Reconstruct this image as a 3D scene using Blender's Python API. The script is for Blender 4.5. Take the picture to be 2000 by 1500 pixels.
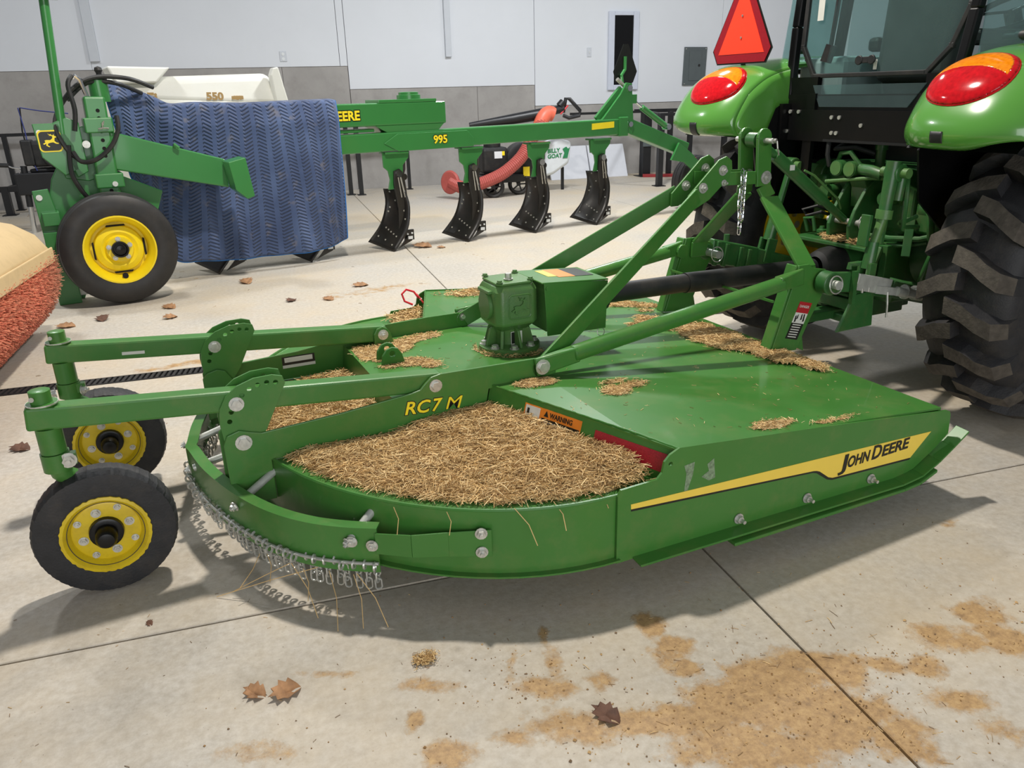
import bpy, bmesh, math, random
import numpy as np
from mathutils import Vector, Matrix
from mathutils.geometry import delaunay_2d_cdt

random.seed(7); np.random.seed(7)
for o in list(bpy.data.objects): bpy.data.objects.remove(o, do_unlink=True)
scene = bpy.context.scene
COL = scene.collection
PI = math.pi
R_ = math.radians

# ------------------------------------------------------------------ camera
cam_data = bpy.data.cameras.new('camera'); cam = bpy.data.objects.new('camera', cam_data); COL.objects.link(cam)
cam_data.sensor_fit = 'HORIZONTAL'; cam_data.sensor_width = 36.0; cam_data.lens = 1517.4/2000*36
cam_data.clip_start = .05; cam_data.clip_end = 200
CR = [[0.955678, 0.125536, -0.266307], [-0.293381, 0.330396, -0.897088], [-0.024630, 0.935457, 0.352582]]
cam.matrix_world = Matrix(((*CR[0], 0), (*CR[1], 0), (*CR[2], 1.5), (0, 0, 0, 1)))
scene.camera = cam

# ------------------------------------------------------------------ light
world = bpy.data.worlds.new('shed_daylight'); scene.world = world; world.use_nodes = True
bg = world.node_tree.nodes['Background']; bg.inputs['Color'].default_value = (.93, .96, 1, 1); bg.inputs['Strength'].default_value = .21
def area(name, loc, size, power, col=(1, 1, 1), rot=(0, 0, 0), shape='DISK', sy=None):
    l = bpy.data.lights.new(name, 'AREA'); l.shape = shape; l.size = size; l.energy = power; l.color = col
    if sy: l.size_y = sy
    o = bpy.data.objects.new(name, l); COL.objects.link(o); o.location = loc; o.rotation_euler = rot
    return o
# assumed, unseen high-bay lamps under the roof of the shed; the one over the mower gives the main shadow
area('assumed_high_bay_lamp', (.80, 4.15, 5.2), .30, 310, (1, .94, .86))
area('assumed_high_bay_lamp', (3.6, 8.6, 5.4), .6, 350, (.96, .98, 1))
area('assumed_high_bay_lamp', (-2.6, 8.2, 5.4), .6, 150, (.96, .98, 1))
area('assumed_high_bay_lamp', (8.0, 9.0, 5.4), .6, 150, (.96, .98, 1))
# added fill light behind the camera for near faces; open door only assumed
area('assumed_door_fill', (.5, -4.6, 2.1), 5.5, 270, (.96, .98, 1), (R_(90), 0, 0), 'RECTANGLE', 3.6)
scene.view_settings.view_transform = 'Standard'; scene.view_settings.look = 'None'
scene.view_settings.exposure = -0.08; scene.view_settings.gamma = 1.0
scene.view_settings.use_curve_mapping = False

# ------------------------------------------------------------------ materials
def lin(c):
    c = c/255.0
    return c/12.92 if c <= .04045 else ((c+.055)/1.055)**2.4
def rgb(t): return (lin(t[0]), lin(t[1]), lin(t[2]), 1)
M = {}
def pm(key, col, rough=.5, metal=0, var=.10, scale=14, bump=0, bscale=60, coat=0, spec=.5, dirt=None, dirt_amt=.0, dscale=5, emit=None, trans=0, alpha=1):
    m = bpy.data.materials.new(key); m.use_nodes = True; nt = m.node_tree; b = nt.nodes['Principled BSDF']
    geo = nt.nodes.new('ShaderNodeNewGeometry')
    n = nt.nodes.new('ShaderNodeTexNoise'); n.inputs['Scale'].default_value = scale; n.inputs['Detail'].default_value = 4
    nt.links.new(geo.outputs['Position'], n.inputs['Vector'])
    r = nt.nodes.new('ShaderNodeValToRGB'); c = rgb(col)
    r.color_ramp.elements[0].position = .3; r.color_ramp.elements[1].position = .7
    r.color_ramp.elements[0].color = tuple(max(0, x*(1-var)) for x in c[:3])+(1,)
    r.color_ramp.elements[1].color = tuple(min(1, x*(1+var)) for x in c[:3])+(1,)
    nt.links.new(n.outputs['Fac'], r.inputs['Fac'])
    out = r.outputs['Color']
    if dirt:
        n2 = nt.nodes.new('ShaderNodeTexNoise'); n2.inputs['Scale'].default_value = dscale; n2.inputs['Detail'].default_value = 8; n2.inputs['Roughness'].default_value = .7
        nt.links.new(geo.outputs['Position'], n2.inputs['Vector'])
        r2 = nt.nodes.new('ShaderNodeValToRGB'); r2.color_ramp.elements[0].position = .48; r2.color_ramp.elements[1].position = .72
        r2.color_ramp.elements[1].color = (dirt_amt,)*3+(1,)
        nt.links.new(n2.outputs['Fac'], r2.inputs['Fac'])
        mx = nt.nodes.new('ShaderNodeMix'); mx.data_type = 'RGBA'; mx.inputs['B'].default_value = rgb(dirt)
        nt.links.new(r2.outputs['Color'], mx.inputs['Factor']); nt.links.new(out, mx.inputs['A']); out = mx.outputs['Result']
    nt.links.new(out, b.inputs['Base Color'])
    b.inputs['Roughness'].default_value = rough; b.inputs['Metallic'].default_value = metal
    b.inputs['Specular IOR Level'].default_value = spec
    if coat: b.inputs['Coat Weight'].default_value = coat; b.inputs['Coat Roughness'].default_value = .06
    if trans: b.inputs['Transmission Weight'].default_value = trans
    if emit: b.inputs['Emission Color'].default_value = rgb(emit[0]); b.inputs['Emission Strength'].default_value = emit[1]
    if bump:
        n3 = nt.nodes.new('ShaderNodeTexNoise'); n3.inputs['Scale'].default_value = bscale; n3.inputs['Detail'].default_value = 5
        nt.links.new(geo.outputs['Position'], n3.inputs['Vector'])
        bp = nt.nodes.new('ShaderNodeBump'); bp.inputs['Strength'].default_value = bump; bp.inputs['Distance'].default_value = .01
        nt.links.new(n3.outputs['Fac'], bp.inputs['Height']); nt.links.new(bp.outputs['Normal'], b.inputs['Normal'])
    M[key] = m; return m
pm('green', (64, 120, 50), .36, var=.05, scale=3, coat=.12, spec=.4, dirt=(124, 128, 76), dirt_amt=.28, dscale=7)
pm('green_cast', (78, 120, 62), .45, var=.08, scale=9, coat=.1, dirt=(110, 118, 60), dirt_amt=.35, dscale=12, bump=.1, bscale=160)
pm('green_tractor', (46, 98, 46), .42, var=.1, scale=9, coat=.2, dirt=(110, 100, 70), dirt_amt=.35, dscale=10)
pm('green_fender', (84, 146, 58), .22, var=.03, scale=3, coat=.6)
pm('green_plow', (52, 124, 60), .35, var=.05, scale=3, coat=.3)
pm('yellow', (214, 186, 28), .38, var=.06, scale=9, dirt=(150, 120, 30), dirt_amt=.35, dscale=16)
pm('yellow_rim', (240, 212, 24), .35, var=.05, scale=9, coat=.2)
pm('decal_yellow', (240, 208, 82), .4, var=.02)
pm('decal_black', (22, 24, 20), .4, var=.1)
pm('decal_white', (214, 214, 206), .45, var=.04, scale=30)
pm('decal_orange', (228, 132, 40), .4, var=.03)
pm('decal_red', (176, 34, 40), .4, var=.04)
pm('letter_yellow', (250, 226, 40), .4, var=.02)
pm('letter_tan', (176, 144, 92), .6, var=.03)
pm('letter_green', (40, 130, 80), .5, var=.03)
pm('rubber', (34, 34, 36), .62, var=.2, scale=20, dirt=(92, 82, 70), dirt_amt=.25, dscale=9, bump=.15, bscale=140)
pm('rubber_clean', (36, 35, 35), .5, var=.15, scale=20, dirt=(84, 76, 66), dirt_amt=.2, dscale=6)
pm('lug_top', (76, 70, 62), .85, var=.3, scale=30, dirt=(52, 46, 40), dirt_amt=.7, dscale=12, bump=.3, bscale=90)
pm('black_metal', (26, 27, 30), .42, var=.15, scale=9)
pm('black_paint', (9, 9, 10), .32, var=.15, scale=9, spec=.35, dirt=(60, 54, 46), dirt_amt=.06, dscale=4)
pm('black_plastic', (30, 31, 32), .5, var=.15, scale=9, dirt=(90, 80, 66), dirt_amt=.2, dscale=9)
pm('plow_black', (30, 28, 26), .33, var=.15, scale=6, dirt=(60, 50, 42), dirt_amt=.35, dscale=5)
pm('galv', (186, 188, 180), .38, metal=.35, var=.12, scale=40)
pm('steel', (176, 174, 166), .32, metal=.6, var=.12, scale=40)
pm('zinc', (200, 200, 194), .34, metal=.6, var=.15, scale=60, dirt=(150, 130, 90), dirt_amt=.3, dscale=25)
pm('chrome', (225, 228, 230), .1, metal=1, var=.03)
pm('white_poly', (222, 221, 212), .5, var=.03, scale=4, dirt=(196, 190, 172), dirt_amt=.35, dscale=2)
pm('white_plate', (226, 230, 232), .5, var=.02)
pm('white_frame', (206, 212, 226), .45, var=.02)
pm('foam_board', (216, 219, 226), .8, var=.02, bump=.1, bscale=40)
pm('mirror_black', (10, 10, 12), .2, var=.1)
pm('panel_gray', (88, 96, 98), .5, var=.04)
pm('tan_plastic', (204, 178, 134), .55, var=.03, scale=5, dirt=(150, 130, 96), dirt_amt=.25, dscale=12)
pm('quilt_trim', (34, 104, 176), .8, var=.08, scale=30)
pm('quilt_back', (150, 162, 190), .85, var=.05, scale=30)
pm('red_hose', (178, 84, 76), .5, var=.06, scale=20)
pm('orange_plastic', (226, 110, 84), .45, var=.05)
pm('white_bag', (216, 222, 226), .7, var=.04, scale=9, bump=.3, bscale=14)
pm('smv_orange', (255, 70, 44), .45, var=.02, spec=.3)
pm('smv_red', (150, 14, 30), .3, var=.1, scale=90, coat=.4)
pm('retro_red', (160, 26, 44), .3, var=.25, scale=220, coat=.3)
pm('lens_red', (190, 16, 26), .10, var=.2, scale=60, spec=.4)
pm('lens_amber', (232, 132, 16), .10, var=.2, scale=60, spec=.4)
pm('red_paint', (150, 40, 44), .5, var=.08)
pm('red_tag', (208, 26, 40), .5, var=.05)
pm('seat_cloth', (62, 62, 60), .8, var=.1, scale=20)
pm('cab_trim', (150, 160, 160), .6, var=.05)
pm('blue_cord', (48, 58, 120), .7, var=.1)
pm('leaf', (158, 118, 82), .8, var=.35, scale=30, bump=.3, bscale=40)
pm('leaf_dark', (96, 66, 50), .8, var=.35, scale=30, bump=.3, bscale=40)
pm('drain_black', (34, 32, 32), .6, var=.15)
pm('void_dark', (14, 13, 13), .9, var=.1)
pm('dirt_clod', (146, 118, 78), .9, var=.35, scale=40)
def glass(key, tint, rough=.02, alpha=.25):
    m = bpy.data.materials.new(key); m.use_nodes = True; nt = m.node_tree; nt.nodes.clear()
    o = nt.nodes.new('ShaderNodeOutputMaterial'); mix = nt.nodes.new('ShaderNodeMixShader'); t = nt.nodes.new('ShaderNodeBsdfTransparent'); g = nt.nodes.new('ShaderNodeBsdfPrincipled')
    geo = nt.nodes.new('ShaderNodeNewGeometry'); n = nt.nodes.new('ShaderNodeTexNoise'); n.inputs['Scale'].default_value = 6; nt.links.new(geo.outputs['Position'], n.inputs['Vector'])
    mr = nt.nodes.new('ShaderNodeMapRange'); mr.inputs['To Min'].default_value = alpha*.7; mr.inputs['To Max'].default_value = alpha*1.3; nt.links.new(n.outputs['Fac'], mr.inputs['Value'])
    t.inputs['Color'].default_value = rgb(tint); g.inputs['Base Color'].default_value = rgb((150, 170, 172)); g.inputs['Roughness'].default_value = rough; g.inputs['Metallic'].default_value = .2
    nt.links.new(mr.outputs['Result'], mix.inputs['Fac']); nt.links.new(t.outputs[0], mix.inputs[1]); nt.links.new(g.outputs[0], mix.inputs[2]); nt.links.new(mix.outputs[0], o.inputs['Surface'])
    M[key] = m
glass('glass', (222, 238, 236), alpha=.10); glass('glass_side', (218, 238, 238), alpha=.2)
glass('glass_clear', (236, 242, 242), alpha=.05)
def attr_mat(key, rough, sat_rough=.8, gain=1):
    m = bpy.data.materials.new(key); m.use_nodes = True; nt = m.node_tree; b = nt.nodes['Principled BSDF']
    a = nt.nodes.new('ShaderNodeVertexColor'); a.layer_name = 'Col'
    geo = nt.nodes.new('ShaderNodeNewGeometry'); n = nt.nodes.new('ShaderNodeTexNoise'); n.inputs['Scale'].default_value = 9; nt.links.new(geo.outputs['Position'], n.inputs['Vector'])
    mr = nt.nodes.new('ShaderNodeMapRange'); mr.inputs['To Min'].default_value = .85*gain; mr.inputs['To Max'].default_value = 1.15*gain; nt.links.new(n.outputs['Fac'], mr.inputs['Value'])
    mx = nt.nodes.new('ShaderNodeVectorMath'); mx.operation = 'SCALE'; nt.links.new(a.outputs['Color'], mx.inputs[0]); nt.links.new(mr.outputs['Result'], mx.inputs['Scale'])
    nt.links.new(mx.outputs[0], b.inputs['Base Color']); b.inputs['Roughness'].default_value = rough; b.inputs['Specular IOR Level'].default_value = .25
    M[key] = m
attr_mat('straw', .75, gain=1.22); attr_mat('bristle', .7)

# ------------------------------------------------------------------ mesh building
def V(*a): return Vector(a[0]) if len(a) == 1 else Vector(a)
def basis(d, up=(0, 0, 1)):
    d = V(d).normalized(); u = V(up)
    if abs(d.dot(u.normalized())) > .98: u = V(1, 0, 0) if abs(d.x) < .9 else V(0, 1, 0)
    s = d.cross(u).normalized(); t = s.cross(d).normalized()
    return d, s, t
class B:
    def __init__(s): s.v = []; s.f = []
    def add(s, vs, fs):
        k = len(s.v); s.v += [V(x) for x in vs]; s.f += [tuple(i+k for i in f) for f in fs]; return s
    def hexa(s, p):   # 8 points: 4 bottom ring, 4 top ring
        return s.add(p, [(0, 1, 2, 3), (4, 7, 6, 5), (0, 4, 5, 1), (1, 5, 6, 2), (2, 6, 7, 3), (3, 7, 4, 0)])
    def box(s, c, d, rz=0, ry=0, rx=0):
        m = Matrix.Rotation(rz, 3, 'Z') @ Matrix.Rotation(ry, 3, 'Y') @ Matrix.Rotation(rx, 3, 'X'); x, y, z = d[0]/2, d[1]/2, d[2]/2; c = V(c)
        return s.hexa([c+m @ V(a, b, e) for e in (-z, z) for a, b in ((-x, -y), (x, -y), (x, y), (-x, y))])
    def span(s, x0, x1, y0, y1, z0, z1): return s.box(((x0+x1)/2, (y0+y1)/2, (z0+z1)/2), (abs(x1-x0), abs(y1-y0), abs(z1-z0)))
    def bar(s, p, q, w, h, up=(0, 0, 1), w2=None, h2=None):   # w across, h along up
        p, q = V(p), V(q); d, a, t = basis(q-p, up); w2 = w2 or w; h2 = h2 or h
        r = []
        for c, ww, hh in ((p, w, h), (q, w2, h2)): r += [c+a*(i*ww/2)+t*(j*hh/2) for i, j in ((-1, -1), (1, -1), (1, 1), (-1, 1))]
        return s.hexa(r)
    def tube(s, pts, r, seg=8, caps=True, closed=False):
        pts = [V(p) for p in pts]; n = len(pts); rs = r if isinstance(r, (list, tuple)) else [r]*n
        d0 = (pts[1]-pts[0]); _, a, t = basis(d0); k = len(s.v); prev = d0.normalized()
        for i, p in enumerate(pts):
            if closed: d = (pts[(i+1) % n]-pts[i-1]).normalized()
            else: d = (pts[min(i+1, n-1)]-pts[max(i-1, 0)]).normalized()
            q = prev.rotation_difference(d); a = q @ a; t = q @ t; prev = d
            for j in range(seg):
                w = 2*PI*j/seg; s.v.append(p+(a*math.cos(w)+t*math.sin(w))*rs[i])
        for i in range(n if closed else n-1):
            i2 = (i+1) % n
            for j in range(seg):
                j2 = (j+1) % seg; s.f.append((k+i*seg+j, k+i*seg+j2, k+i2*seg+j2, k+i2*seg+j))
        if caps and not closed: s.f.append(tuple(k+j for j in range(seg))[::-1]); s.f.append(tuple(k+(n-1)*seg+j for j in range(seg)))
        return s
    def cyl(s, p, q, r, r2=None, seg=16): return s.tube([p, q], [r, r if r2 is None else r2], seg)
    def lathe(s, o, ax, prof, seg=32, wob=None, caps=False):   # prof: (along axis, radius)
        o = V(o); d, a, t = basis(ax); k = len(s.v); n = len(prof)
        for j in range(seg):
            w = 2*PI*j/seg
            for i, (h, r) in enumerate(prof):
                rr = r+(wob(j, i) if wob else 0); s.v.append(o+d*h+(a*math.cos(w)+t*math.sin(w))*rr)
        for j in range(seg):
            j2 = (j+1) % seg
            for i in range(n-1): s.f.append((k+j*n+i, k+j*n+i+1, k+j2*n+i+1, k+j2*n+i))
        if caps:
            s.f.append(tuple(k+j*n for j in range(seg))); s.f.append(tuple(k+j*n+n-1 for j in range(seg)))
        return s
    def prism(s, poly, o, U, W, th):
        o, U, W = V(o), V(U), V(W); N = U.cross(W).normalized()*th; n = len(poly); k = len(s.v)
        for off in (V(0, 0, 0), N): s.v += [o+U*a+W*b+off for a, b in poly]
        s.f.append(tuple(range(k, k+n))[::-1]); s.f.append(tuple(range(k+n, k+2*n)))
        for i in range(n): j = (i+1) % n; s.f.append((k+i, k+j, k+n+j, k+n+i))
        return s
    def plate_xz(s, poly, y, th): return s.prism(poly, (0, y+th/2, 0), (1, 0, 0), (0, 0, 1), th)   # centred on y
    def holed(s, poly, holes, o, U, W, th, seg=10):
        pts = [Vector(p) for p in poly]; n = len(pts); ed = [(i, (i+1) % n) for i in range(n)]
        for (cx, cy, r) in holes:
            k = len(pts); pts += [Vector((cx+r*math.cos(2*PI*j/seg), cy+r*math.sin(2*PI*j/seg))) for j in range(seg)]
            ed += [(k+j, k+(j+1) % seg) for j in range(seg)]
        vo, eo, fo, *_ = delaunay_2d_cdt(pts, ed, [], 1, 1e-6)
        def inh(f):
            c = sum((vo[i] for i in f), Vector((0, 0)))/len(f); return any((c[0]-a)**2+(c[1]-b)**2 < r*r*.98 for a, b, r in holes)
        fo = [f for f in fo if not inh(f)]
        o, U, W = V(o), V(U), V(W); N = U.cross(W).normalized()*th; k = len(s.v); m = len(vo)
        for off in (V(0, 0, 0), N): s.v += [o+U*p[0]+W*p[1]+off for p in vo]
        cnt = {}
        for f in fo:
            s.f.append(tuple(k+i for i in f)[::-1]); s.f.append(tuple(k+m+i for i in f))
            for i in range(len(f)): e = (f[i], f[(i+1) % len(f)]); cnt[e] = cnt.get(e, 0)+1
        for (a, b) in cnt:
            if (b, a) not in cnt: s.f.append((k+a, k+b, k+m+b, k+m+a))
        return s
    def sheet(s, poly, zf, th, creases=()):   # flat-ish sheet over an outline in x,y
        pts = [Vector(p) for p in poly]; n = len(pts); ed = [(i, (i+1) % n) for i in range(n)]
        for a, b in creases: k = len(pts); pts += [Vector(a), Vector(b)]; ed.append((k, k+1))
        vo, eo, fo, *_ = delaunay_2d_cdt(pts, ed, [], 1, 1e-6); k = len(s.v); m = len(vo)
        for off in (0, th): s.v += [V(p[0], p[1], zf(p[0], p[1])-off) for p in vo]
        cnt = {}
        for f in fo:
            s.f.append(tuple(k+i for i in f)); s.f.append(tuple(k+m+i for i in f)[::-1])
            for i in range(len(f)): e = (f[i], f[(i+1) % len(f)]); cnt[e] = cnt.get(e, 0)+1
        for (a, b) in cnt:
            if (b, a) not in cnt: s.f.append((k+a, k+b, k+m+b, k+m+a))
        return s
    def band(s, path, z0, z1, th, lip=0, inner_top=0):   # vertical strip along a plan path, path runs so that left side is outside
        n = len(path); k = len(s.v); out = []
        for i in range(n):
            a = V(*path[max(i-1, 0)], 0); b = V(*path[min(i+1, n-1)], 0); d = (b-a).normalized(); out.append(V(-d.y, d.x, 0))
        ring = []
        for i, p in enumerate(path):
            p = V(*p, 0); o = out[i]; zz0 = z0(i/(n-1)) if callable(z0) else z0; zz1 = z1(i/(n-1)) if callable(z1) else z1
            prof = [(0, zz0), (0, zz1), (-th, zz1), (-th, zz0)]
            if inner_top: prof = [(0, zz0), (0, zz1), (-inner_top, zz1), (-inner_top, zz1-th), (-th, zz1-th), (-th, zz0)]
            if lip: prof = prof[:1]+prof[1:]+[(-th, zz0-th), (lip, zz0-th), (lip, zz0)] if not inner_top else prof
            s.v += [p+o*a+V(0, 0, z) for a, z in prof]; m = len(prof)
        for i in range(n-1):
            for j in range(m): j2 = (j+1) % m; s.f.append((k+i*m+j, k+i*m+j2, k+(i+1)*m+j2, k+(i+1)*m+j))
        s.f.append(tuple(k+j for j in range(m))[::-1]); s.f.append(tuple(k+(n-1)*m+j for j in range(m)))
        return s
    def hexbolt(s, p, ax, r=.014, h=.011, stud=.012):
        p = V(p); d = V(ax).normalized()
        s.tube([p, p+d*.003], r*1.45, 14); s.tube([p+d*.003, p+d*(.003+h)], r, 6)
        if stud: s.tube([p+d*(.003+h), p+d*(.003+h+stud)], r*.5, 8)
        return s
    def link(s, c, ax, nrm, L=.04, W=.02, r=.0035, seg=5, n=10):   # one oval chain link, long axis ax
        c = V(c); a = V(ax).normalized(); b = V(nrm).normalized(); pts = []
        for i in range(n):
            w = 2*PI*i/n; x = math.cos(w); y = math.sin(w); st = (L-W)/2*(1 if x >= 0 else -1)
            pts.append(c+a*(x*W/2+st)+b*(y*W/2))
        return s.tube(pts, r, seg, closed=True)
    def build(s, name, mat, parent=None, org=(0, 0, 0), bev=0, smooth=False, seg=2, angle=35):
        me = bpy.data.meshes.new(name); org = V(org); me.from_pydata([x-org for x in s.v], [], s.f)
        bm = bmesh.new(); bm.from_mesh(me); bmesh.ops.recalc_face_normals(bm, faces=bm.faces); bm.to_mesh(me); bm.free()
        if smooth:
            me.polygons.foreach_set('use_smooth', [True]*len(me.polygons))
            me.set_sharp_from_angle(angle=R_(angle))
        me.materials.append(M[mat]); o = bpy.data.objects.new(name, me); COL.objects.link(o)
        if parent is not None: o.parent = parent
        if bev:
            md = o.modifiers.new('bevel', 'BEVEL'); md.width = bev; md.segments = seg; md.limit_method = 'ANGLE'; md.angle_limit = R_(40); md.harden_normals = False
        return o
def tag(o, label=None, cat=None, group=None, kind=None):
    if label: o['label'] = label
    if cat: o['category'] = cat
    if group: o['group'] = group
    if kind: o['kind'] = kind
    return o
def empty(name, loc, rz=0, **k):
    o = bpy.data.objects.new(name, None); COL.objects.link(o); o.location = loc; o.rotation_euler = (0, 0, rz); o.empty_display_size = .1
    return tag(o, **k)
def text(name, body, size, mat, parent, o, X, Y, org=(0, 0, 0), off=0, shear=0, ext=.0006, sx=1, space=1, width=None):
    cu = bpy.data.curves.new(name, 'FONT'); cu.body = body; cu.size = size; cu.extrude = ext; cu.offset = off; cu.shear = shear; cu.space_character = space; cu.resolution_u = 3
    ob = bpy.data.objects.new(name, cu); COL.objects.link(ob); bpy.context.view_layer.update()
    me = bpy.data.meshes.new_from_object(ob.evaluated_get(bpy.context.evaluated_depsgraph_get())); bpy.data.objects.remove(ob, do_unlink=True); bpy.data.curves.remove(cu)
    mnx = min(v.co.x for v in me.vertices); mxx = max(v.co.x for v in me.vertices)
    if width: sx = width/(mxx-mnx)
    X, Y = V(X).normalized(), V(Y).normalized(); N = X.cross(Y).normalized(); o = V(o)-V(org)
    if width: o = o-X*(mnx*sx+off)
    for v in me.vertices: c = v.co; v.co = o+X*(c.x*sx)+Y*c.y+N*c.z
    me.name = name; me.materials.clear(); me.materials.append(M[mat]); ob = bpy.data.objects.new(name, me); COL.objects.link(ob); ob.parent = parent
    return ob
def straws(n, samp, lmin, lmax, rad, cols, pitch=.12, lift=.0):   # many thin stalks, samp() -> surface point
    vs = []; fs = []; cl = []
    for i in range(n):
        p = samp(); a = random.uniform(0, 2*PI); e = random.gauss(0, pitch); L = random.uniform(lmin, lmax); r = rad*random.uniform(.6, 1.3)
        d = V(math.cos(a)*math.cos(e), math.sin(a)*math.cos(e), math.sin(e)); p = V(p)+V(0, 0, random.random()*lift)
        _, s, t = basis(d); k = len(vs); bend = V(0, 0, random.uniform(-.1, .1)*L)
        for c in (p-d*L/2, p+bend, p+d*L/2):
            for j in range(3): w = 2*PI*j/3; vs.append(c+(s*math.cos(w)+t*math.sin(w))*r)
        for q in (0, 3):
            for j in range(3): j2 = (j+1) % 3; fs.append((k+q+j, k+q+j2, k+q+3+j2, k+q+3+j))
        c = random.choice(cols); g = random.uniform(.75, 1.2); cl.append([min(1, lin(x)*g) for x in c]+[1])
    return vs, fs, cl
def stuff_mesh(name, vs, fs, cl, per, mat, label=None, cat=None, parent=None, loc=None, rz=0):
    me = bpy.data.meshes.new(name); me.from_pydata(vs, [], fs); me.materials.append(M[mat])
    at = me.color_attributes.new('Col', 'FLOAT_COLOR', 'POINT'); at.data.foreach_set('color', np.repeat(np.array(cl, dtype=np.float32), per, axis=0).ravel())
    o = bpy.data.objects.new(name, me); COL.objects.link(o)
    if parent is not None: o.parent = parent
    if loc is not None: o.location = loc; o.rotation_euler = (0, 0, rz)
    return tag(o, label, cat, kind='stuff')
HAYC = [(206, 178, 128), (188, 156, 104), (220, 196, 148), (162, 130, 84), (198, 168, 118), (140, 110, 72)]
def in_poly(x, y, poly):
    c = False; n = len(poly); j = n-1
    for i in range(n):
        xi, yi = poly[i]; xj, yj = poly[j]
        if (yi > y) != (yj > y) and x < (xj-xi)*(y-yi)/(yj-yi)+xi: c = not c
        j = i
    return c
def vnoise(x, y, s=1.0):
    return (math.sin(x*7.1*s+1.3*math.sin(y*5.3*s))+math.sin(y*8.7*s+1.7*math.sin(x*6.1*s+2))+.5*math.sin((x+y)*17*s))/2.5
# ------------------------------------------------------------------ floor and wall
def floor_mat():
    m = bpy.data.materials.new('concrete_floor'); m.use_nodes = True; nt = m.node_tree; b = nt.nodes['Principled BSDF']; L = nt.links.new
    geo = nt.nodes.new('ShaderNodeNewGeometry'); pos = geo.outputs['Position']
    def noise(sc, det=6, rough=.6, vec=None):
        n = nt.nodes.new('ShaderNodeTexNoise'); n.inputs['Scale'].default_value = sc; n.inputs['Detail'].default_value = det; n.inputs['Roughness'].default_value = rough; L(vec or pos, n.inputs['Vector']); return n
    def ramp(src, *st):
        r = nt.nodes.new('ShaderNodeValToRGB'); e = r.color_ramp.elements
        while len(e) < len(st): e.new(.5)
        for i, (p, c) in enumerate(st): e[i].position = p; e[i].color = c if len(c) == 4 else c+(1,)
        L(src, r.inputs['Fac']); return r.outputs['Color']
    def mix(f, a, bb, fac=None):
        x = nt.nodes.new('ShaderNodeMix'); x.data_type = 'RGBA'
        if isinstance(f, float): x.inputs['Factor'].default_value = f
        else: L(f, x.inputs['Factor'])
        if isinstance(a, tuple): x.inputs['A'].default_value = a
        else: L(a, x.inputs['A'])
        if isinstance(bb, tuple): x.inputs['B'].default_value = bb
        else: L(bb, x.inputs['B'])
        return x.outputs['Result']
    base = ramp(noise(1.1, 8, .65).outputs['Fac'], (.3, rgb((176, 168, 154))), (.5, rgb((188, 183, 174))), (.7, rgb((196, 192, 186))))
    fine = ramp(noise(38, 5, .7).outputs['Fac'], (.35, rgb((158, 150, 138))), (.65, rgb((206, 202, 194))))
    col = mix(.45, base, fine)
    # tan film of dust in broad areas
    dust = ramp(noise(.55, 7, .7).outputs['Fac'], (.40, (0, 0, 0)), (.66, (.6, .6, .6)))
    col = mix(dust, col, rgb((194, 172, 132)))
    # dried mud and grass dust: blobs (x, y, rx, ry, angle, strength) broken up by noise
    blobs = [(0.917, 1.712, 0.045, 0.053, -0.33, 1), (0.926, 1.601, 0.065, 0.072, -0.33, 1), (0.937, 1.52, 0.059, 0.042, -0.33, 1), (1.24, 1.45, 0.098, 0.056, -0.33, 1), (1.114, 1.408, 0.136, 0.083, -0.33, 1.1), (1.32, 1.38, 0.096, 0.077, -0.33, 1), (1.007, 1.365, 0.145, 0.087, -0.32, 1.1), (1.161, 1.257, 0.191, 0.114, -0.32, 1.15), (0.782, 1.357, 0.217, 0.062, -0.32, 0.95), (0.56, 1.423, 0.141, 0.061, -0.32, 0.8), (0.958, 1.221, 0.22, 0.076, -0.32, 1), (1.451, 1.356, 0.069, 0.045, -0.33, 0.9), (1.556, 1.321, 0.062, 0.05, -0.33, 0.85), (1.88, 1.445, 0.075, 0.062, -0.33, 1), (1.846, 1.334, 0.086, 0.078, -0.33, 1.05), (1.713, 1.391, 0.101, 0.056, -0.33, 1), (1.294, 1.143, 0.098, 0.072, -0.32, 0.9), (1.54, 1.185, 0.091, 0.051, -0.32, 0.7), (1.554, 1.09, 0.074, 0.048, -0.32, 0.65), (1.038, 1.475, 0.042, 0.031, -0.33, 0.8), (0.547, 1.579, 0.082, 0.043, -0.33, 0.85), (0.587, 1.649, 0.036, 0.086, -0.33, 0.8), (0.479, 1.686, 0.017, 0.075, -0.33, 0.7), (0.233, 1.691, 0.084, 0.028, -0.33, 0.8), (0.179, 1.563, 0.026, 0.044, -0.32, 0.85), (0.238, 1.428, 0.056, 0.056, -0.32, 1), (-0.015, 1.821, 0.086, 0.017, -0.33, 0.6), (-0.182, 1.585, 0.101, 0.042, -0.32, 0.6), (0.603, 1.782, 0.018, 0.059, -0.33, 0.6), (0.695, 1.559, 0.042, 0.04, -0.33, 0.75), (0.425, 1.424, 0.076, 0.033, -0.32, 0.7), (1.36, 1.409, 0.028, 0.027, -0.33, 0.8), (-.55, 4.85, .35, .06, .1, .7), (.7, 6.3, .5, .12, .3, .5), (2.2, 1.9, .05, .03, 0, .6), (-1.6, 8.6, 1.2, .3, .1, .5)]
    wn = noise(5, 7, .7); sc = nt.nodes.new('ShaderNodeVectorMath'); sc.operation = 'MULTIPLY_ADD'; L(wn.outputs['Color'], sc.inputs[0]); sc.inputs[1].default_value = (.11, .11, 0); sc.inputs[2].default_value = (-.055, -.055, 0)
    wp = nt.nodes.new('ShaderNodeVectorMath'); wp.operation = 'ADD'; L(pos, wp.inputs[0]); L(sc.outputs[0], wp.inputs[1])
    acc = None
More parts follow.
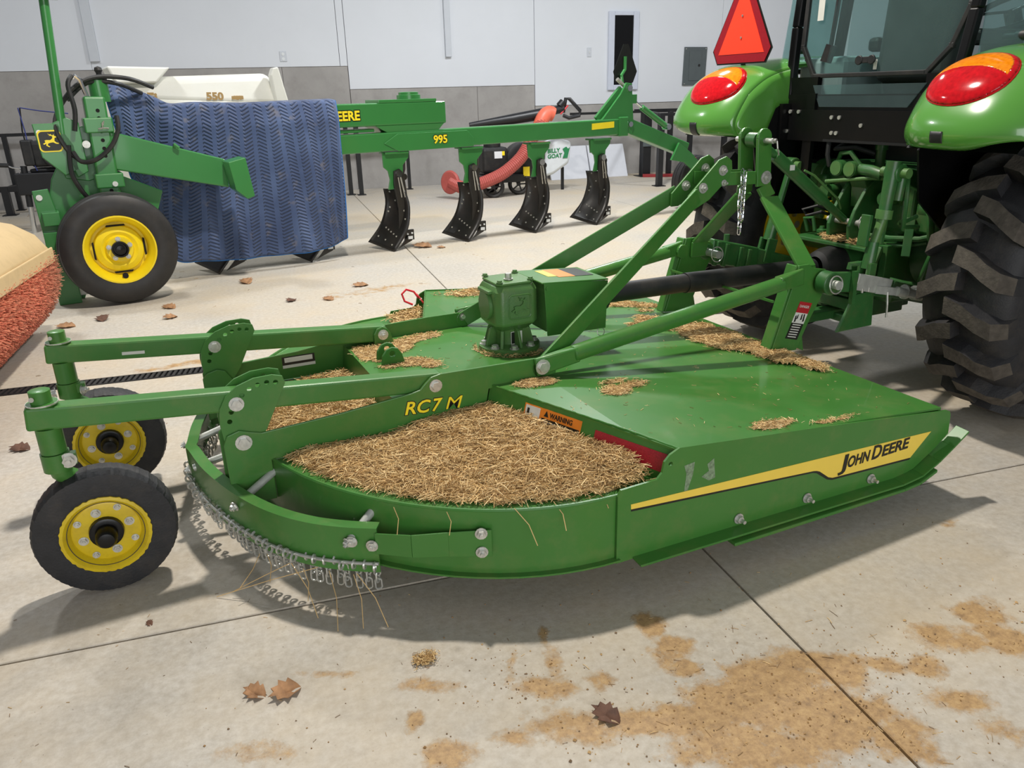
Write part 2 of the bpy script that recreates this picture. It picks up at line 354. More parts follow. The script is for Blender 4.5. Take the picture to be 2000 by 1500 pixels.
    for (x, y, rx, ry, a, s) in blobs:
        mp = nt.nodes.new('ShaderNodeMapping'); mp.vector_type = 'TEXTURE'; mp.inputs['Location'].default_value = (x, y, 0); mp.inputs['Rotation'].default_value = (0, 0, a); mp.inputs['Scale'].default_value = (rx*1.35, ry*1.35, 1); L(wp.outputs[0], mp.inputs['Vector'])
        ln = nt.nodes.new('ShaderNodeVectorMath'); ln.operation = 'LENGTH'; L(mp.outputs['Vector'], ln.inputs[0])
        mr = nt.nodes.new('ShaderNodeMapRange'); mr.inputs['From Min'].default_value = 1.15; mr.inputs['From Max'].default_value = .35; mr.inputs['To Max'].default_value = s; L(ln.outputs['Value'], mr.inputs['Value'])
        if acc is None: acc = mr.outputs['Result']
        else:
            mx = nt.nodes.new('ShaderNodeMath'); mx.operation = 'MAXIMUM'; L(acc, mx.inputs[0]); L(mr.outputs['Result'], mx.inputs[1]); acc = mx.outputs[0]
    br = noise(7, 9, .72); ad = nt.nodes.new('ShaderNodeMath'); ad.operation = 'MULTIPLY_ADD'; L(br.outputs['Fac'], ad.inputs[0]); ad.inputs[1].default_value = 2.6; ad.inputs[2].default_value = -1.42
    sm = nt.nodes.new('ShaderNodeMath'); sm.operation = 'ADD'; L(acc, sm.inputs[0]); L(ad.outputs[0], sm.inputs[1])
    ml = nt.nodes.new('ShaderNodeMath'); ml.operation = 'MULTIPLY'; L(sm.outputs[0], ml.inputs[0])
    gt = nt.nodes.new('ShaderNodeMath'); gt.operation = 'GREATER_THAN'; gt.inputs[1].default_value = .02; L(acc, gt.inputs[0]); L(gt.outputs[0], ml.inputs[1])
    dm = ramp(ml.outputs[0], (.24, (0, 0, 0)), (.66, (.9, .9, .9)))
    dcol = ramp(noise(34, 9, .8).outputs['Fac'], (.3, rgb((122, 92, 58))), (.5, rgb((172, 136, 88))), (.72, rgb((204, 170, 116))))
    col = mix(dm, col, dcol)
    spk = ramp(noise(95, 2, .5).outputs['Fac'], (.70, (0, 0, 0)), (.76, (.5, .5, .5)))
    col = mix(spk, col, rgb((110, 98, 84)))
    L(col, b.inputs['Base Color']); b.inputs['Roughness'].default_value = .62; b.inputs['Specular IOR Level'].default_value = .35
    bp = nt.nodes.new('ShaderNodeBump'); bp.inputs['Strength'].default_value = .35; bp.inputs['Distance'].default_value = .004
    hs = nt.nodes.new('ShaderNodeMath'); hs.operation = 'MULTIPLY_ADD'; L(noise(60, 6, .7).outputs['Fac'], hs.inputs[0]); hs.inputs[1].default_value = .6; L(dm, hs.inputs[2])
    L(hs.outputs[0], bp.inputs['Height']); L(bp.outputs['Normal'], b.inputs['Normal'])
    M['floor'] = m
floor_mat()
pm('concrete_wall', (164, 161, 158), .85, var=.10, scale=2.2, dirt=(138, 134, 130), dirt_amt=.5, dscale=4, bump=.12, bscale=30)
pm('wall_white', (222, 226, 232), .6, var=.015, scale=1.5, dirt=(214, 218, 222), dirt_amt=.3, dscale=1)
pm('trim_white', (204, 209, 216), .5, var=.02)

WY = 13.75
floor = B().span(-7, 12.5, -1.2, WY, -.10, -.03).build('floor', 'void_dark'); tag(floor, 'grey concrete slab floor with saw-cut joints and tan dust', 'floor', kind='structure')
XS = [-7, -5.58, -2.15, 1.28, 4.71, 8.14, 12.5]; YS = [(-1.2, 2.16), (2.16, 4.64), (4.76, 9.4), (9.4, WY)]
for i in range(len(XS)-1):
    for (a, b_) in YS:
        g = .004; B().span(XS[i]+g, XS[i+1]-g, a+g, b_-g, -.03, 0).build('slab', 'floor', floor, bev=.003, seg=1)
wall = B().span(-7, 12.5, WY+.06, WY+.16, 0, 4.6).build('wall_back', 'concrete_wall'); tag(wall, 'back wall of stepped grey concrete below white panels', 'wall', kind='structure')
for x0, x1, z1 in ((-7, -4.02, 1.944), (-4.02, .42, 1.944), (.42, 1.45, 1.944), (1.455, 3.6, 1.59), (3.6, 4.635, 1.59), (4.64, 6.1, 1.245), (6.1, 9, 1.245), (9, 12.5, 1.245)):
    B().span(x0+.003, x1-.003, WY, WY+.07, 0, z1).build('concrete_panel', 'concrete_wall', wall)
for x0, x1, z0 in ((-7, -2.3, 1.944), (-2.3, 1.33, 1.944), (1.334, 1.45, 1.944), (1.455, 4.635, 1.59), (4.64, 8.25, 1.245), (8.25, 12.5, 1.245)):
    B().span(x0+.002, x1-.002, WY-.012, WY+.07, z0+.004, 4.6).build('white_panel', 'wall_white', wall)
tag(B().span(-2.30, -2.17, WY-.07, WY-.012, 2.06, 4.6).build('trim_1', 'trim_white', bev=.006), 'white vertical channel on the wall above the tank', 'trim', kind='structure')
tag(B().span(3.07, 3.17, WY-.07, WY-.012, 2.06, 4.6).build('trim_2', 'trim_white', bev=.006), 'white vertical channel on the wall above the plow beam', 'trim', kind='structure')
w = empty('window_1', (6.29, WY, 1.475), label='narrow white-framed black window in the back wall', cat='window', kind='structure')
o_ = (6.29, WY, 1.475)
f = B()
f.span(6.0, 6.11, WY-.06, WY-.012, 1.475, 2.755).span(6.47, 6.58, WY-.06, WY-.012, 1.475, 2.755).span(6.11, 6.47, WY-.06, WY-.012, 2.69, 2.755).span(6.11, 6.47, WY-.06, WY-.012, 1.475, 1.56)
f.build('window_frame', 'white_frame', w, o_, bev=.008); B().span(6.11, 6.47, WY-.04, WY-.013, 1.56, 2.69).build('pane', 'mirror_black', w, o_)
def wall_plate(x, z, wd, ht, kind):
    t = empty('power_outlet' if kind == 0 else 'light_switch', (x, WY-.012, z-ht/2), label='white duplex power outlet on the wall above the sprayer tank' if kind == 0 else 'white light switch on the wall left of the black window', cat='outlet' if kind == 0 else 'switch'); og = t.location.copy()
    B().span(x-wd/2, x+wd/2, WY-.024, WY-.012, z-ht/2, z+ht/2).build('cover_plate', 'trim_white', t, og, bev=.004)
    if kind == 0:
        for dz in (-.035, .035): B().cyl((x, WY-.024, z+dz), (x, WY-.029, z+dz), .024).build('socket', 'white_plate', t, og)
    else: B().box((x, WY-.03, z), (.016, .016, .035), rx=.3).build('toggle', 'white_plate', t, og)
wall_plate(.462, 2.10, .105, .15, 0); wall_plate(5.646, 2.106, .085, .15, 1)
t = empty('electrical_panel', (7.72, WY-.012, 1.52), label='grey breaker panel on the white wall behind the tractor', cat='panel'); og = t.location.copy()
B().prism([(7.49, 1.522), (7.945, 1.522), (7.96, 2.168), (7.505, 2.172)], (0, WY-.012, 0), (1, 0, 0), (0, 0, 1), .03).build('cover', 'panel_gray', t, og, bev=.004)
B().span(7.60, 7.85, WY-.052, WY-.04, 1.6, 2.1).build('door', 'panel_gray', t, og, bev=.002); B().cyl((7.80, WY-.05, 1.86), (7.80, WY-.065, 1.86), .02).build('latch', 'black_plastic', t, og)
for x, z in ((7.52, 1.55), (7.92, 1.55), (7.53, 2.14), (7.93, 2.14)): B().cyl((x, WY-.042, z), (x, WY-.048, z), .01).build('screw', 'zinc', t, og)
# trench drain in the floor
dr = empty('trench_drain', (0, 4.7, 0), label='black slotted trench drain grate set in the floor', cat='drain'); og = (0, 4.7, 0)
B().span(-7, 12, 4.643, 4.652, -.028, .001).span(-7, 12, 4.748, 4.757, -.028, .001).span(-7, 12, 4.652, 4.748, -.03, -.024).build('channel', 'drain_black', dr, og)
gr = B(); x = -2.5
while x < 1.6: gr.box((x, 4.7, -.004), (.017, .094, .012), rz=-.12); x += .030
tag(gr.build('grate_bars', 'drain_black', dr, og), kind='stuff')
pm('residue', (120, 140, 110), .8, var=.35, scale=120)
# ------------------------------------------------------------------ rotary cutter (mower), measured in its own frame: x to the tractor, y to its left
MO = (.428, 3.007, 0); MRZ = R_(8.2)
MW = empty('rotary_cutter', MO, MRZ, label='large green rotary cutter with hay on its deck, hitched behind the tractor', cat='mower')
def zD(x, y=0): return .466 if x < .44 else .466-.0845*(x-.44)
ZL = .345
def mb(b, name, mat='green', bev=.003, parent=None, **k): return b.build(name, mat, parent or MW, bev=bev, **k)
# decks
outl = [(-.15, -.38), (.22, -.38), (.50, -1.165), (1.71, -1.165), (1.71, 1.165), (.50, 1.165), (.22, .38), (-.15, .38)]
mb(B().sheet(outl, zD, .008, creases=[((.44, -.98), (.44, .98))]), 'upper_deck', bev=0)
mb(B().span(1.70, 1.712, -1.165, 1.165, .24, zD(1.705)-.002), 'front_flange')
for s in (-1, 1):
    a = V(.22, s*.392, 0); b_ = V(.505, s*1.166, 0); back = V(-.028, s*.01*0, 0); r = B()
    r.hexa([a+back+V(0, 0, ZL), b_+back+V(0, 0, ZL), b_+back+V(.006, 0, ZL), a+back+V(.006, 0, ZL), a+V(0, 0, zD(.22)-.001), b_+V(0, 0, zD(.5)-.001), b_+V(.006, 0, zD(.5)-.001), a+V(.006, 0, zD(.22)-.001)])
    mb(r, 'deck_riser', bev=0)
    wd = B().tube([a.lerp(b_, i/40)+V(.002+.0015*math.sin(i*2.3), 0, zD(.22+.28*i/40)+.001) for i in range(41)], .0035, 6); mb(wd, 'weld_bead', bev=0, smooth=True)
mb(B().hexa([(-.165, -.38, ZL), (-.165, .38, ZL), (-.159, .38, ZL), (-.159, -.38, ZL), (-.15, -.38, .465), (-.15, .38, .465), (-.144, .38, .465), (-.144, -.38, .465)]), 'deck_riser', bev=0)
def ell(a, rx, ry): return (.30+rx*math.cos(a), ry*math.sin(a))
angs = [PI/2+PI*i/48 for i in range(49)]
mb(B().sheet([(.50, 1.15)]+[ell(a, .95, 1.15) for a in angs]+[(.50, -1.15)], lambda x, y: ZL, .006), 'lower_deck', bev=0)
path = [ell(a, .956, 1.163) for a in angs][::-1]
path = [(2*.3-.3, path[0][1])] + path
mb(B().band(path, .135, ZL+.004, .006, lip=.022), 'rear_skirt', bev=0, smooth=True)
rim = B().tube([ell(a, .952, 1.158)+(ZL+.002,) for a in angs], .006, 6); mb(rim, 'rim_bead', bev=0, smooth=True)
# side skirts with skids
SK = [(.29, .118), (.29, .352), (.30, .372), (.36, .374), (.43, .376), (.448, .395), (.455, .43), (.475, .45), (.51, .466), (1.09, .412), (1.735, .345), (1.752, .338), (1.76, .32), (1.765, .245), (1.70, .195), (1.60, .135), (1.52, .118)]
for s in (-1, 1):
    sk = B().holed(SK, [(.478, .418, .008)], (0, s*1.17+.004, 0), (1, 0, 0), (0, 0, 1), .008); skirt = mb(sk, 'side_skirt', bev=0)
    # rolled bottom flange that turns up at the front
    pr = [(.35, .118), (1.50, .112), (1.60, .125), (1.68, .165), (1.745, .208), (1.815, .258)]
    fl = B()
    for (x0, z0), (x1, z1) in zip(pr, pr[1:]):
        y0, y1 = s*1.166, s*1.222
        fl.hexa([(x0, y0, z0), (x1, y0, z1), (x1, y1, z1-.004), (x0, y1, z0-.004), (x0, y0, z0+.008), (x1, y0, z1+.008), (x1, y1, z1+.004), (x0, y1, z0+.004)])
    mb(fl, 'skid_runner', parent=skirt, bev=.002)
    sh = B(); pr = [(.71, .088), (1.50, .090), (1.58, .098), (1.66, .13)]
    for (x0, z0), (x1, z1) in zip(pr, pr[1:]):
        sh.hexa([(x0, s*1.16, z0), (x1, s*1.16, z1), (x1, s*1.232, z1), (x0, s*1.232, z0), (x0, s*1.16, z0+.016), (x1, s*1.16, z1+.016), (x1, s*1.232, z1+.012), (x0, s*1.232, z0+.012)])
    mb(sh, 'skid_shoe', parent=skirt, bev=.003)
    for x in (.766, 1.067, 1.374): B().hexbolt((x, s*1.176, .150), (0, s, 0), .013, stud=.018).build('bolt', 'zinc', skirt)
    if s < 0:
        y = -1.1745
        def strip(pl, name, mat, yy): B().plate_xz(pl, yy, .0012).build(name, mat, skirt)
        strip([(.338, .298), (1.085, .249), (1.10, .246), (1.115, .24), (1.16, .207), (1.18, .2), (1.20, .199), (1.572, .188), (1.664, .275), (.337, .315)], 'stripe_decal', 'decal_yellow', y)
        strip([(.338, .290), (1.083, .242), (1.10, .237), (1.155, .199), (1.18, .191), (1.57, .180), (1.575, .190), (1.20, .205), (1.16, .212), (1.11, .246), (.338, .300)], 'stripe_edge', 'decal_black', y+.0006)
        xx = V(1, 0, .035)
        text('lettering', 'J', .080, 'decal_black', skirt, (1.205, -1.1765, .222), xx, (0.12, 0, 1), off=.0015, width=.036)
        text('lettering', 'OHN', .060, 'decal_black', skirt, (1.245, -1.1765, .2245), xx, (.12, 0, 1), off=.0015, width=.104)
        text('lettering', 'D', .076, 'decal_black', skirt, (1.365, -1.1765, .2285), xx, (.12, 0, 1), off=.0015, width=.044)
        text('lettering', 'EERE', .060, 'decal_black', skirt, (1.416, -1.1765, .2305), xx, (.12, 0, 1), off=.0015, width=.132)
        # worn adhesive residue next to the cut-out
        for pl in ([(.53, .40), (.57, .405), (.565, .36), (.548, .31), (.535, .31), (.54, .37)], [(.62, .385), (.645, .40), (.655, .33), (.63, .325), (.60, .345), (.628, .36)]): strip(pl, 'decal_residue', 'residue', -1.1742)
# centre frame side plates
for s in (-1, 1):
    y = s*.396
    fp = [(-.742, .20), (-.744, .43), (-.73, .462), (-.69, .474), (-.655, .462), (-.62, .452), (-.35, .468), (-.095, .493), (-.06, .500), (-.04, .52), (-.015, .541), (.02, .548), (.25, .545), (.43, .542), (.475, .53), (.50, .505), (.495, .468), (.40, .455), (.21, .455), (.19, .36), (.10, .348), (-.60, .348), (-.60, .20)]
    if s > 0: fp = [(-.742, .20), (-.744, .43), (-.73, .462), (-.69, .474), (-.655, .462), (-.62, .452), (-.35, .468), (-.10, .50), (.02, .528), (.25, .535), (.40, .535), (.44, .52), (.44, .455), (.21, .455), (.19, .36), (.10, .348), (-.60, .348), (-.60, .20)]
    P = mb(B().plate_xz(fp, y, .010), 'frame_plate', bev=.003)
    mb(B().plate_xz([(-.75, .26), (-.75, .44), (-.73, .462), (-.69, .472), (-.66, .462), (-.60, .36), (-.62, .28)], s*.298, .010), 'frame_lug')
    B().hexbolt((-.681, y-.006, .43), (0, -1, 0), .019, stud=0).build('bolt', 'zinc', P)
    if s < 0:
        B().hexbolt((0, y-.006, .507), (0, -1, 0), .017, stud=0).build('bolt', 'zinc', P)
        for nm, mt, of, dy in (('lettering_edge', 'decal_black', .0042, -.0054), ('lettering', 'letter_yellow', .0012, -.0066)):
            text(nm, 'RC', .068, mt, P, (-.122, y+dy, .417), (1, 0, -.06), (0.02, 0, 1), off=of, shear=.25, width=.098+of*2)
            text(nm, '7', .068, mt, P, (-.018, y+dy, .411), (1, 0, -.06), (0.02, 0, 1), off=of, shear=.25, width=.040+of*2)
            text(nm, 'M', .068, mt, P, (.034, y+dy, .408), (1, 0, -.06), (0.02, 0, 1), off=of*.6-.0008, shear=.25, width=.066+of)
    else:
        lug = mb(B().plate_xz([(-.03, .46), (-.03, .515), (-.015, .54), (.01, .548), (.03, .538), (.045, .515), (.06, .46)], .305, .012), 'frame_lug')
        B().hexbolt((.01, .298, .512), (0, -1, 0), .016).build('bolt', 'zinc', lug)
        sp = B().span(-.42, -.28, .388, .390, .40, .45); sp.build('serial_plate', 'decal_black', P)
        B().span(-.41, -.29, .386, .388, .425, .445).build('barcode_label', 'decal_white', P); B().span(-.42, -.28, .386, .388, .40, .413).build('barcode_label', 'decal_white', P)
# clevis tabs on the centre deck
for dy in (0, .075):
    mb(B().holed([(-.085, .462), (-.078, .51), (-.06, .535), (-.035, .542), (-.012, .535), (.005, .51), (.018, .462)], [(-.036, .515, .012)], (0, .02+dy, 0), (1, 0, 0), (0, 0, 1), .010), 'deck_lug')
# wheel arms, adjuster plates, casters
fan = [(-.70, .395), (-.738, .43), (-.744, .50), (-.738, .555), (-.715, .595), (-.675, .625), (-.62, .643), (-.56, .645), (-.528, .635), (-.522, .61), (-.60, .46), (-.645, .40)]
fh = [(-.713, .508), (-.7035, .540), (-.663, .592), (-.637, .608), (-.61, .618), (-.58, .622), (-.552, .618)]
for s in (-1, 1):
    yc = s*.350
    AX0, AZ0, AX1, AZ1 = -1.275, .622, .03, .508
    arm = mb(B().bar((AX0, yc, AZ0), (AX1, yc, AZ1), .066, .072), 'wheel_arm', bev=.008)
    if s < 0: pass
    else: B().bar((-1.02, yc-.0335, .588), (-.94, yc-.0335, .582), .001, .012).build('barcode_label', 'decal_white', arm)
    for dy in (-.0385, .0385): mb(B().holed(fan, [(a, b_, .0085) for a, b_ in fh], (0, yc+dy+.004, 0), (1, 0, 0), (0, 0, 1), .008), 'adjuster_plate', bev=0)
    B().hexbolt((-.684, yc-.0425, .565), (0, -1, 0), .017, stud=0).build('bolt', 'zinc', arm)
    # caster
    c = empty('caster', (0, 0, 0)); c.parent = MW; x0 = -1.225
    sp = B().cyl((x0, yc, .50), (x0, yc, .582), .037, seg=20); sp.build('spindle_tube', 'green', c, smooth=True)
    cp = B().lathe((x0, yc, .655), (0, 0, 1), [(0, 0), (0, .043), (.008, .043), (.008, .030), (.045, .030), (.047, .026), (.047, 0)], 20); cp.build('spindle_cap', 'green', c, smooth=True)
    B().lathe((x0, yc, .6585), (0, 0, 1), [(0, .03), (0, .045), (.004, .045), (.004, .03)], 20).build('washer', 'zinc', c)
    B().cyl((x0-.02, yc-.032, .684), (x0-.02, yc-.036, .684), .007).build('pin', 'steel', c)
    cl = B().cyl((x0, yc, .44), (x0, yc, .498), .041, seg=20).box((x0+.035, yc-.015, .475), (.045, .03, .035)); cl.build('clamp', 'green', c, smooth=True)
    if s < 0: B().hexbolt((x0+.035, yc-.032, .475), (0, -1, 0), .017, stud=.01).build('bolt', 'zinc', c)
    else: 
        B().hexbolt((x0+.045, yc-.028, .468), (1, -.4, 0), .014, stud=.01).build('bolt', 'zinc', c); B().hexbolt((x0-.045, yc-.02, .468), (-1, -.2, 0), .014, stud=.02).build('bolt', 'zinc', c)
    wyc = -.355 if s < 0 else .42
    by = wyc+.085
    fk = [(x0, yc, .46), (x0+.004, yc, .43), (x0+.02, yc+.01, .405), (x0+.05, yc+.025, .38), (x0+.085, by, .30), (x0+.095, by, .235)]
    B().tube(fk, .030, 12).build('fork_tube', 'green', c, smooth=True)
    wc = V(-1.133, wyc, .211); q_ = .211/.23
    W = empty('caster_wheel', (0, 0, 0)); W.parent = MW
    tw = lambda j, i: .0012*(1 if j % 2 == 0 else 0)+.0007*math.sin(j*1.7) if i in (3, 4, 5, 6) else .0
    B().lathe(wc, (0, -1, 0), [(h_, r_*q_) for h_, r_ in [(-.05, .125), (-.052, .14), (-.054, .19), (-.05, .222), (-.03, .23), (.03, .23), (.05, .222), (.054, .19), (.052, .14), (.05, .12)]], 160, tw).build('tyre', 'rubber', W, smooth=True, angle=20)
    ser = lambda j, i: (.0012*math.sin(j*2.1)+.001*math.sin(j*3.7)) if i in (0, 1) else 0
    B().lathe(wc, (0, -1, 0), [(.050, .132), (.058, .132), (.060, .122), (.050, .112), (.028, .100), (.030, .094), (.030, .055), (.030, 0)], 96, ser).build('wheel_disc', 'yellow', W, smooth=True)
    B().lathe(wc, (0, -1, 0), [(.028, .052), (.046, .050), (.048, .046), (.048, .033), (.088, .032), (.100, .024), (.103, .012), (.103, 0)], 24).build('hub', 'black_paint', W, smooth=True)
    for k in range(8):
        a = R_(45*k+15); rr, br = (.072, .0105) if k % 2 == 0 else (.088, .008)
        B().hexbolt(wc+V(math.cos(a)*rr, -.029, math.sin(a)*rr), (0, -1, 0), br, h=.008, stud=.004).build('wheel_bolt', 'zinc', W)
    B().cyl(wc+V(0, .05, 0), wc+V(0, .11, 0), .022).build('axle', 'black_paint', W)
# rear chain guard
hp = [(-.385, -.905), (-.46, -.858), (-.55, -.785), (-.63, -.69), (-.70, -.57), (-.765, -.41), (-.82, -.22), (-.85, -.05), (-.855, .05)]
def smooth_path(pts, n):
    out = []; m = len(pts)
    for i in range(m-1):
        p0, p1, p2, p3 = [V(*pts[max(0, min(m-1, j))], 0) if len(pts[0]) == 2 else V(pts[max(0, min(m-1, j))]) for j in (i-1, i, i+1, i+2)]
        for k in range(n):
            t = k/n; out.append(.5*((2*p1)+(p2-p0)*t+(2*p0-5*p1+4*p2-p3)*t*t+(3*p1-p0-3*p2+p3)*t**3))
    out.append(V(*pts[-1], 0) if len(pts[0]) == 2 else V(pts[-1])); return out
hq = hp[:-1]+[(-.86, 0)]; hq = hq+[(x, -y) for x, y in hq[-2::-1]]
gp = smooth_path(hq, 5); gp2 = [(p.x, p.y) for p in gp]
guard = mb(B().band(gp2, .135, .288, .006, inner_top=.04), 'chain_guard', bev=0, smooth=True)
for s in (-1, 1):
    st = B(); a = V(-.39, s*.905, 0); b_ = V(-.20, s*1.02, 0); c = V(-.085, s*1.078, 0)
    pts = [a, V(-.30, s*.975, 0), b_, c]; zt = lambda p: .275+.02*(p.x+.39)/.3
    for p, q in zip(pts, pts[1:]):
        n = (q-p).cross(V(0, 0, 1)).normalized()*(.005*-s)
        st.hexa([p+V(0, 0, .205), q+V(0, 0, .205), q+n+V(0, 0, .205), p+n+V(0, 0, .205), p+V(0, 0, zt(p)), q+V(0, 0, zt(q)), q+n+V(0, 0, zt(q)), p+n+V(0, 0, zt(p))])
    mb(st, 'guard_strap', parent=guard, bev=.001)
    for z in (.285, .222): B().hexbolt((-.115, s*1.07, z), (-.35, s, 0), .013, stud=.008).build('bolt', 'zinc', guard)
    nrm = (-.55*1, s*.83, 0)
    B().hexbolt((-.402, s*.905, .235), nrm, .013, stud=.006).build('bolt', 'zinc', guard); B().hexbolt((-.455, s*.87, .245), nrm, .013, stud=.006).build('bolt', 'zinc', guard)
    for (p, q) in (((-.455, s*.862, .25), (-.37, s*.815, .30)), ((-.735, s*.475, .25), (-.595, s*.39, .30)), ((-.845, s*.12, .25), (-.64, s*.14, .30))):
        B().cyl(p, q, .0135, seg=12).build('spacer_rod', 'galv', guard, smooth=True)
        d = (V(p)-V(q)).normalized()
        B().hexbolt(V(p)+d*.012, d, .012, stud=.006).build('bolt', 'zinc', guard)
rodp = [V(p.x, p.y, .172)+V(p.x-.1, p.y, 0).normalized()*.010 for p in gp]
B().tube(rodp, .0055, 8).build('chain_rod', 'zinc', guard, smooth=True)
# evenly spaced hanging chains
seg = [0]
for p, q in zip(gp, gp[1:]): seg.append(seg[-1]+(q-p).length)
def along(d):
    for i in range(len(seg)-1):
        if seg[i+1] >= d: t = (d-seg[i])/(seg[i+1]-seg[i]); return gp[i].lerp(gp[i+1], t), (gp[i+1]-gp[i]).normalized()
    return gp[-1], V(0, 1, 0)
cb = B()
cb.link((0, .006, .168), (0, 0, 1), (0, 1, 0), .026, .024, .0042)             # hook over the rod, seen on the outside
cb.link((0, -.016, .140), (0, 0, 1), (1, 0, 0), .040, .020, .0032).link((0, -.016, .114), (0, 0, 1), (.25, 1, 0), .038, .019, .0032).link((0, -.016, .088), (0, 0, 1), (1, .3, 0), .040, .020, .0032)
proto = cb.build('chain', 'zinc', guard, smooth=True); first = True; d = .012
while d < seg[-1]-.005:
    p, tg = along(d); o = proto if first else proto.copy()
    if not first: COL.objects.link(o)
    first = False; o.location = (p.x, p.y, random.uniform(-.004, .004)); o.rotation_euler = (random.uniform(-.1, .1), 0, math.atan2(tg.y, tg.x)+random.uniform(-.15, .15)); d += .033
# gearbox
G = empty('gearbox', (0, 0, 0)); G.parent = MW; gx = .482
def octa(x, y, c): return [(x-c, -y), (x, -y+c), (x, y-c), (x-c, y), (-x+c, y), (-x, y-c), (-x, -y+c), (-x+c, -y)]
def loft(rings):
    b = B(); n = len(rings[0][1])
    for z, pl in rings: b.v += [V(gx+x, y, z) for x, y in pl]
    for i in range(len(rings)-1):
        for j in range(n): j2 = (j+1) % n; b.f.append((i*n+j, i*n+j2, (i+1)*n+j2, (i+1)*n+j))
    b.f.append(tuple(range(n))[::-1]); b.f.append(tuple((len(rings)-1)*n+j for j in range(n))); return b
loft([(.56, octa(.070, .070, .025)), (.592, octa(.098, .104, .026)), (.730, octa(.098, .104, .026)), (.758, octa(.084, .090, .026))]).build('housing', 'green_cast', G, bev=.008, seg=3, smooth=True)
loft([(.757, octa(.085, .091, .02)), (.767, octa(.085, .091, .02))]).build('cover_plate', 'green_cast', G, bev=.003)
for a, b_ in ((-.07, -.075), (.07, -.075), (.07, .075), (-.07, .075)): B().hexbolt((gx+a, b_, .770), (0, 0, 1), .010, h=.007, stud=0).build('bolt', 'green_cast', G)
B().hexbolt((gx-.01, -.03, .770), (0, 0, 1), .014, h=.022, stud=0).build('vent_plug', 'zinc', G)
B().lathe((gx, 0, .466), (0, 0, 1), [(0, .132), (.020, .132), (.022, .128), (.022, .09), (.03, .066), (.07, .062), (.10, .07), (.10, 0)], 40).build('base_flange', 'green_cast', G, smooth=True)
for k in range(8):
    a = R_(45*k+10); B().prism([(.058, .485), (.112, .488), (.092, .56), (.062, .575)], (gx-.006*-math.sin(a), -.006*math.cos(a), 0), (math.cos(a), math.sin(a), 0), (0, 0, 1), .012).build('rib', 'green_cast', G, bev=.002)
    a = R_(45*k+32); B().hexbolt((gx+.108*math.cos(a), .108*math.sin(a), .488), (0, 0, 1), .014, h=.012, stud=0).build('bolt', 'zinc', G)
B().span(gx-.022, gx+.03, -.069, -.0665, .497, .552).build('data_label', 'decal_white', G)
B().span(gx-.02, gx-.004, -.0695, -.069, .50, .55).build('data_print', 'decal_black', G)
B().cyl((gx-.095, 0, .665), (gx-.112, 0, .665), .060, seg=28).box((gx-.104, 0, .728), (.022, .11, .014)).build('side_boss', 'green_cast', G, bev=.003, smooth=True)
def deer(o, U, W, sc, mat, parent, th=.003, name='emblem'):
    body = [(-.48, -.12), (-.30, -.02), (-.34, .10), (-.22, .14), (.02, .12), (.16, .22), (.20, .34), (.12, .44), (.22, .42), (.30, .52), (.32, .40), (.44, .34), (.42, .28), (.32, .26), (.28, .06), (.38, -.06), (.52, -.10), (.50, -.16), (.34, -.14), (.18, -.04), (.0, -.06), (-.14, -.10), (-.20, -.22), (-.06, -.32), (-.12, -.36), (-.30, -.24), (-.26, -.10), (-.40, -.18)]
    ant = [(.22, .42), (.12, .52), (.0, .50), (-.06, .60), (-.02, .48), (.06, .46), (-.02, .40), (.08, .42), (.16, .38)]
    b = B()
    for pl in (body, ant): b.prism([(x*sc, y*sc) for x, y in pl], o, U, W, th)
    b.build(name, mat, parent)
def rsq(w, r, n=4):
    return [(sx*(w-r)+r*math.cos(a), sy*(w-r)+r*math.sin(a)) for sx, sy, a0 in ((1, 1, 0), (-1, 1, 90), (-1, -1, 180), (1, -1, 270)) for a in [R_(a0+90*i/n) for i in range(n+1)]]
em = B().tube([(gx+.006+a, -.105, .668+b_) for a, b_ in rsq(.050, .015)], .0035, 6, closed=True); em.build('emblem_border', 'green_cast', G, smooth=True)
deer((gx+.004, -.102, .662), (1, 0, 0), (0, 0, 1), .080, 'green_cast', G, .010)
# driveline shield and shaft
S = empty('driveline_shield', (0, 0, 0)); S.parent = MW
for yy in (-.132, .132): B().plate_xz([(.60, .53), (.885, .525), (.893, .735), (.585, .757)], yy, .005).build('side_panel', 'green', S, bev=.002)
B().hexa([(.575, -.134, .755), (.895, -.134, .736), (.895, .134, .736), (.575, .134, .755), (.575, -.134, .762), (.895, -.134, .743), (.895, .134, .743), (.575, .134, .762)]).build('top_panel', 'green', S, bev=.003)
B().span(.595, .601, -.13, .13, .55, .75).build('end_panel', 'green_cast', S)
for x0, x1, y0, y1, mt in ((.66, .70, -.03, .10, 'decal_yellow'), (.70, .78, -.05, .11, 'decal_orange'), (.78, .87, -.05, .11, 'decal_black')):
    zz = lambda x: .762-(x-.555)*.0559+.001
    B().hexa([(x0, y0, zz(x0)), (x1, y0, zz(x1)), (x1, y1, zz(x1)), (x0, y1, zz(x0)), (x0, y0, zz(x0)+.001), (x1, y0, zz(x1)+.001), (x1, y1, zz(x1)+.001), (x0, y1, zz(x0)+.001)]).build('warning_decal', mt, S)
B().cyl((.60, -.134, .735), (.60, -.140, .735), .008).build('latch', 'green', S)
B().tube([(.86+.018*math.cos(a), -.135+.004*math.sin(a), .512+.018*math.sin(a)) for a in [2*PI*i/14 for i in range(14)]], .002, 5, closed=True).build('ring_pin', 'zinc', S)
D = empty('driveshaft', (0, 0, 0)); D.parent = MW
B().cyl((.60, 0, .64), (.92, 0, .638), .06, seg=24).cyl((.88, 0, .638), (.95, 0, .638), .075, .07, seg=24).build('bell', 'black_plastic', D, smooth=True)
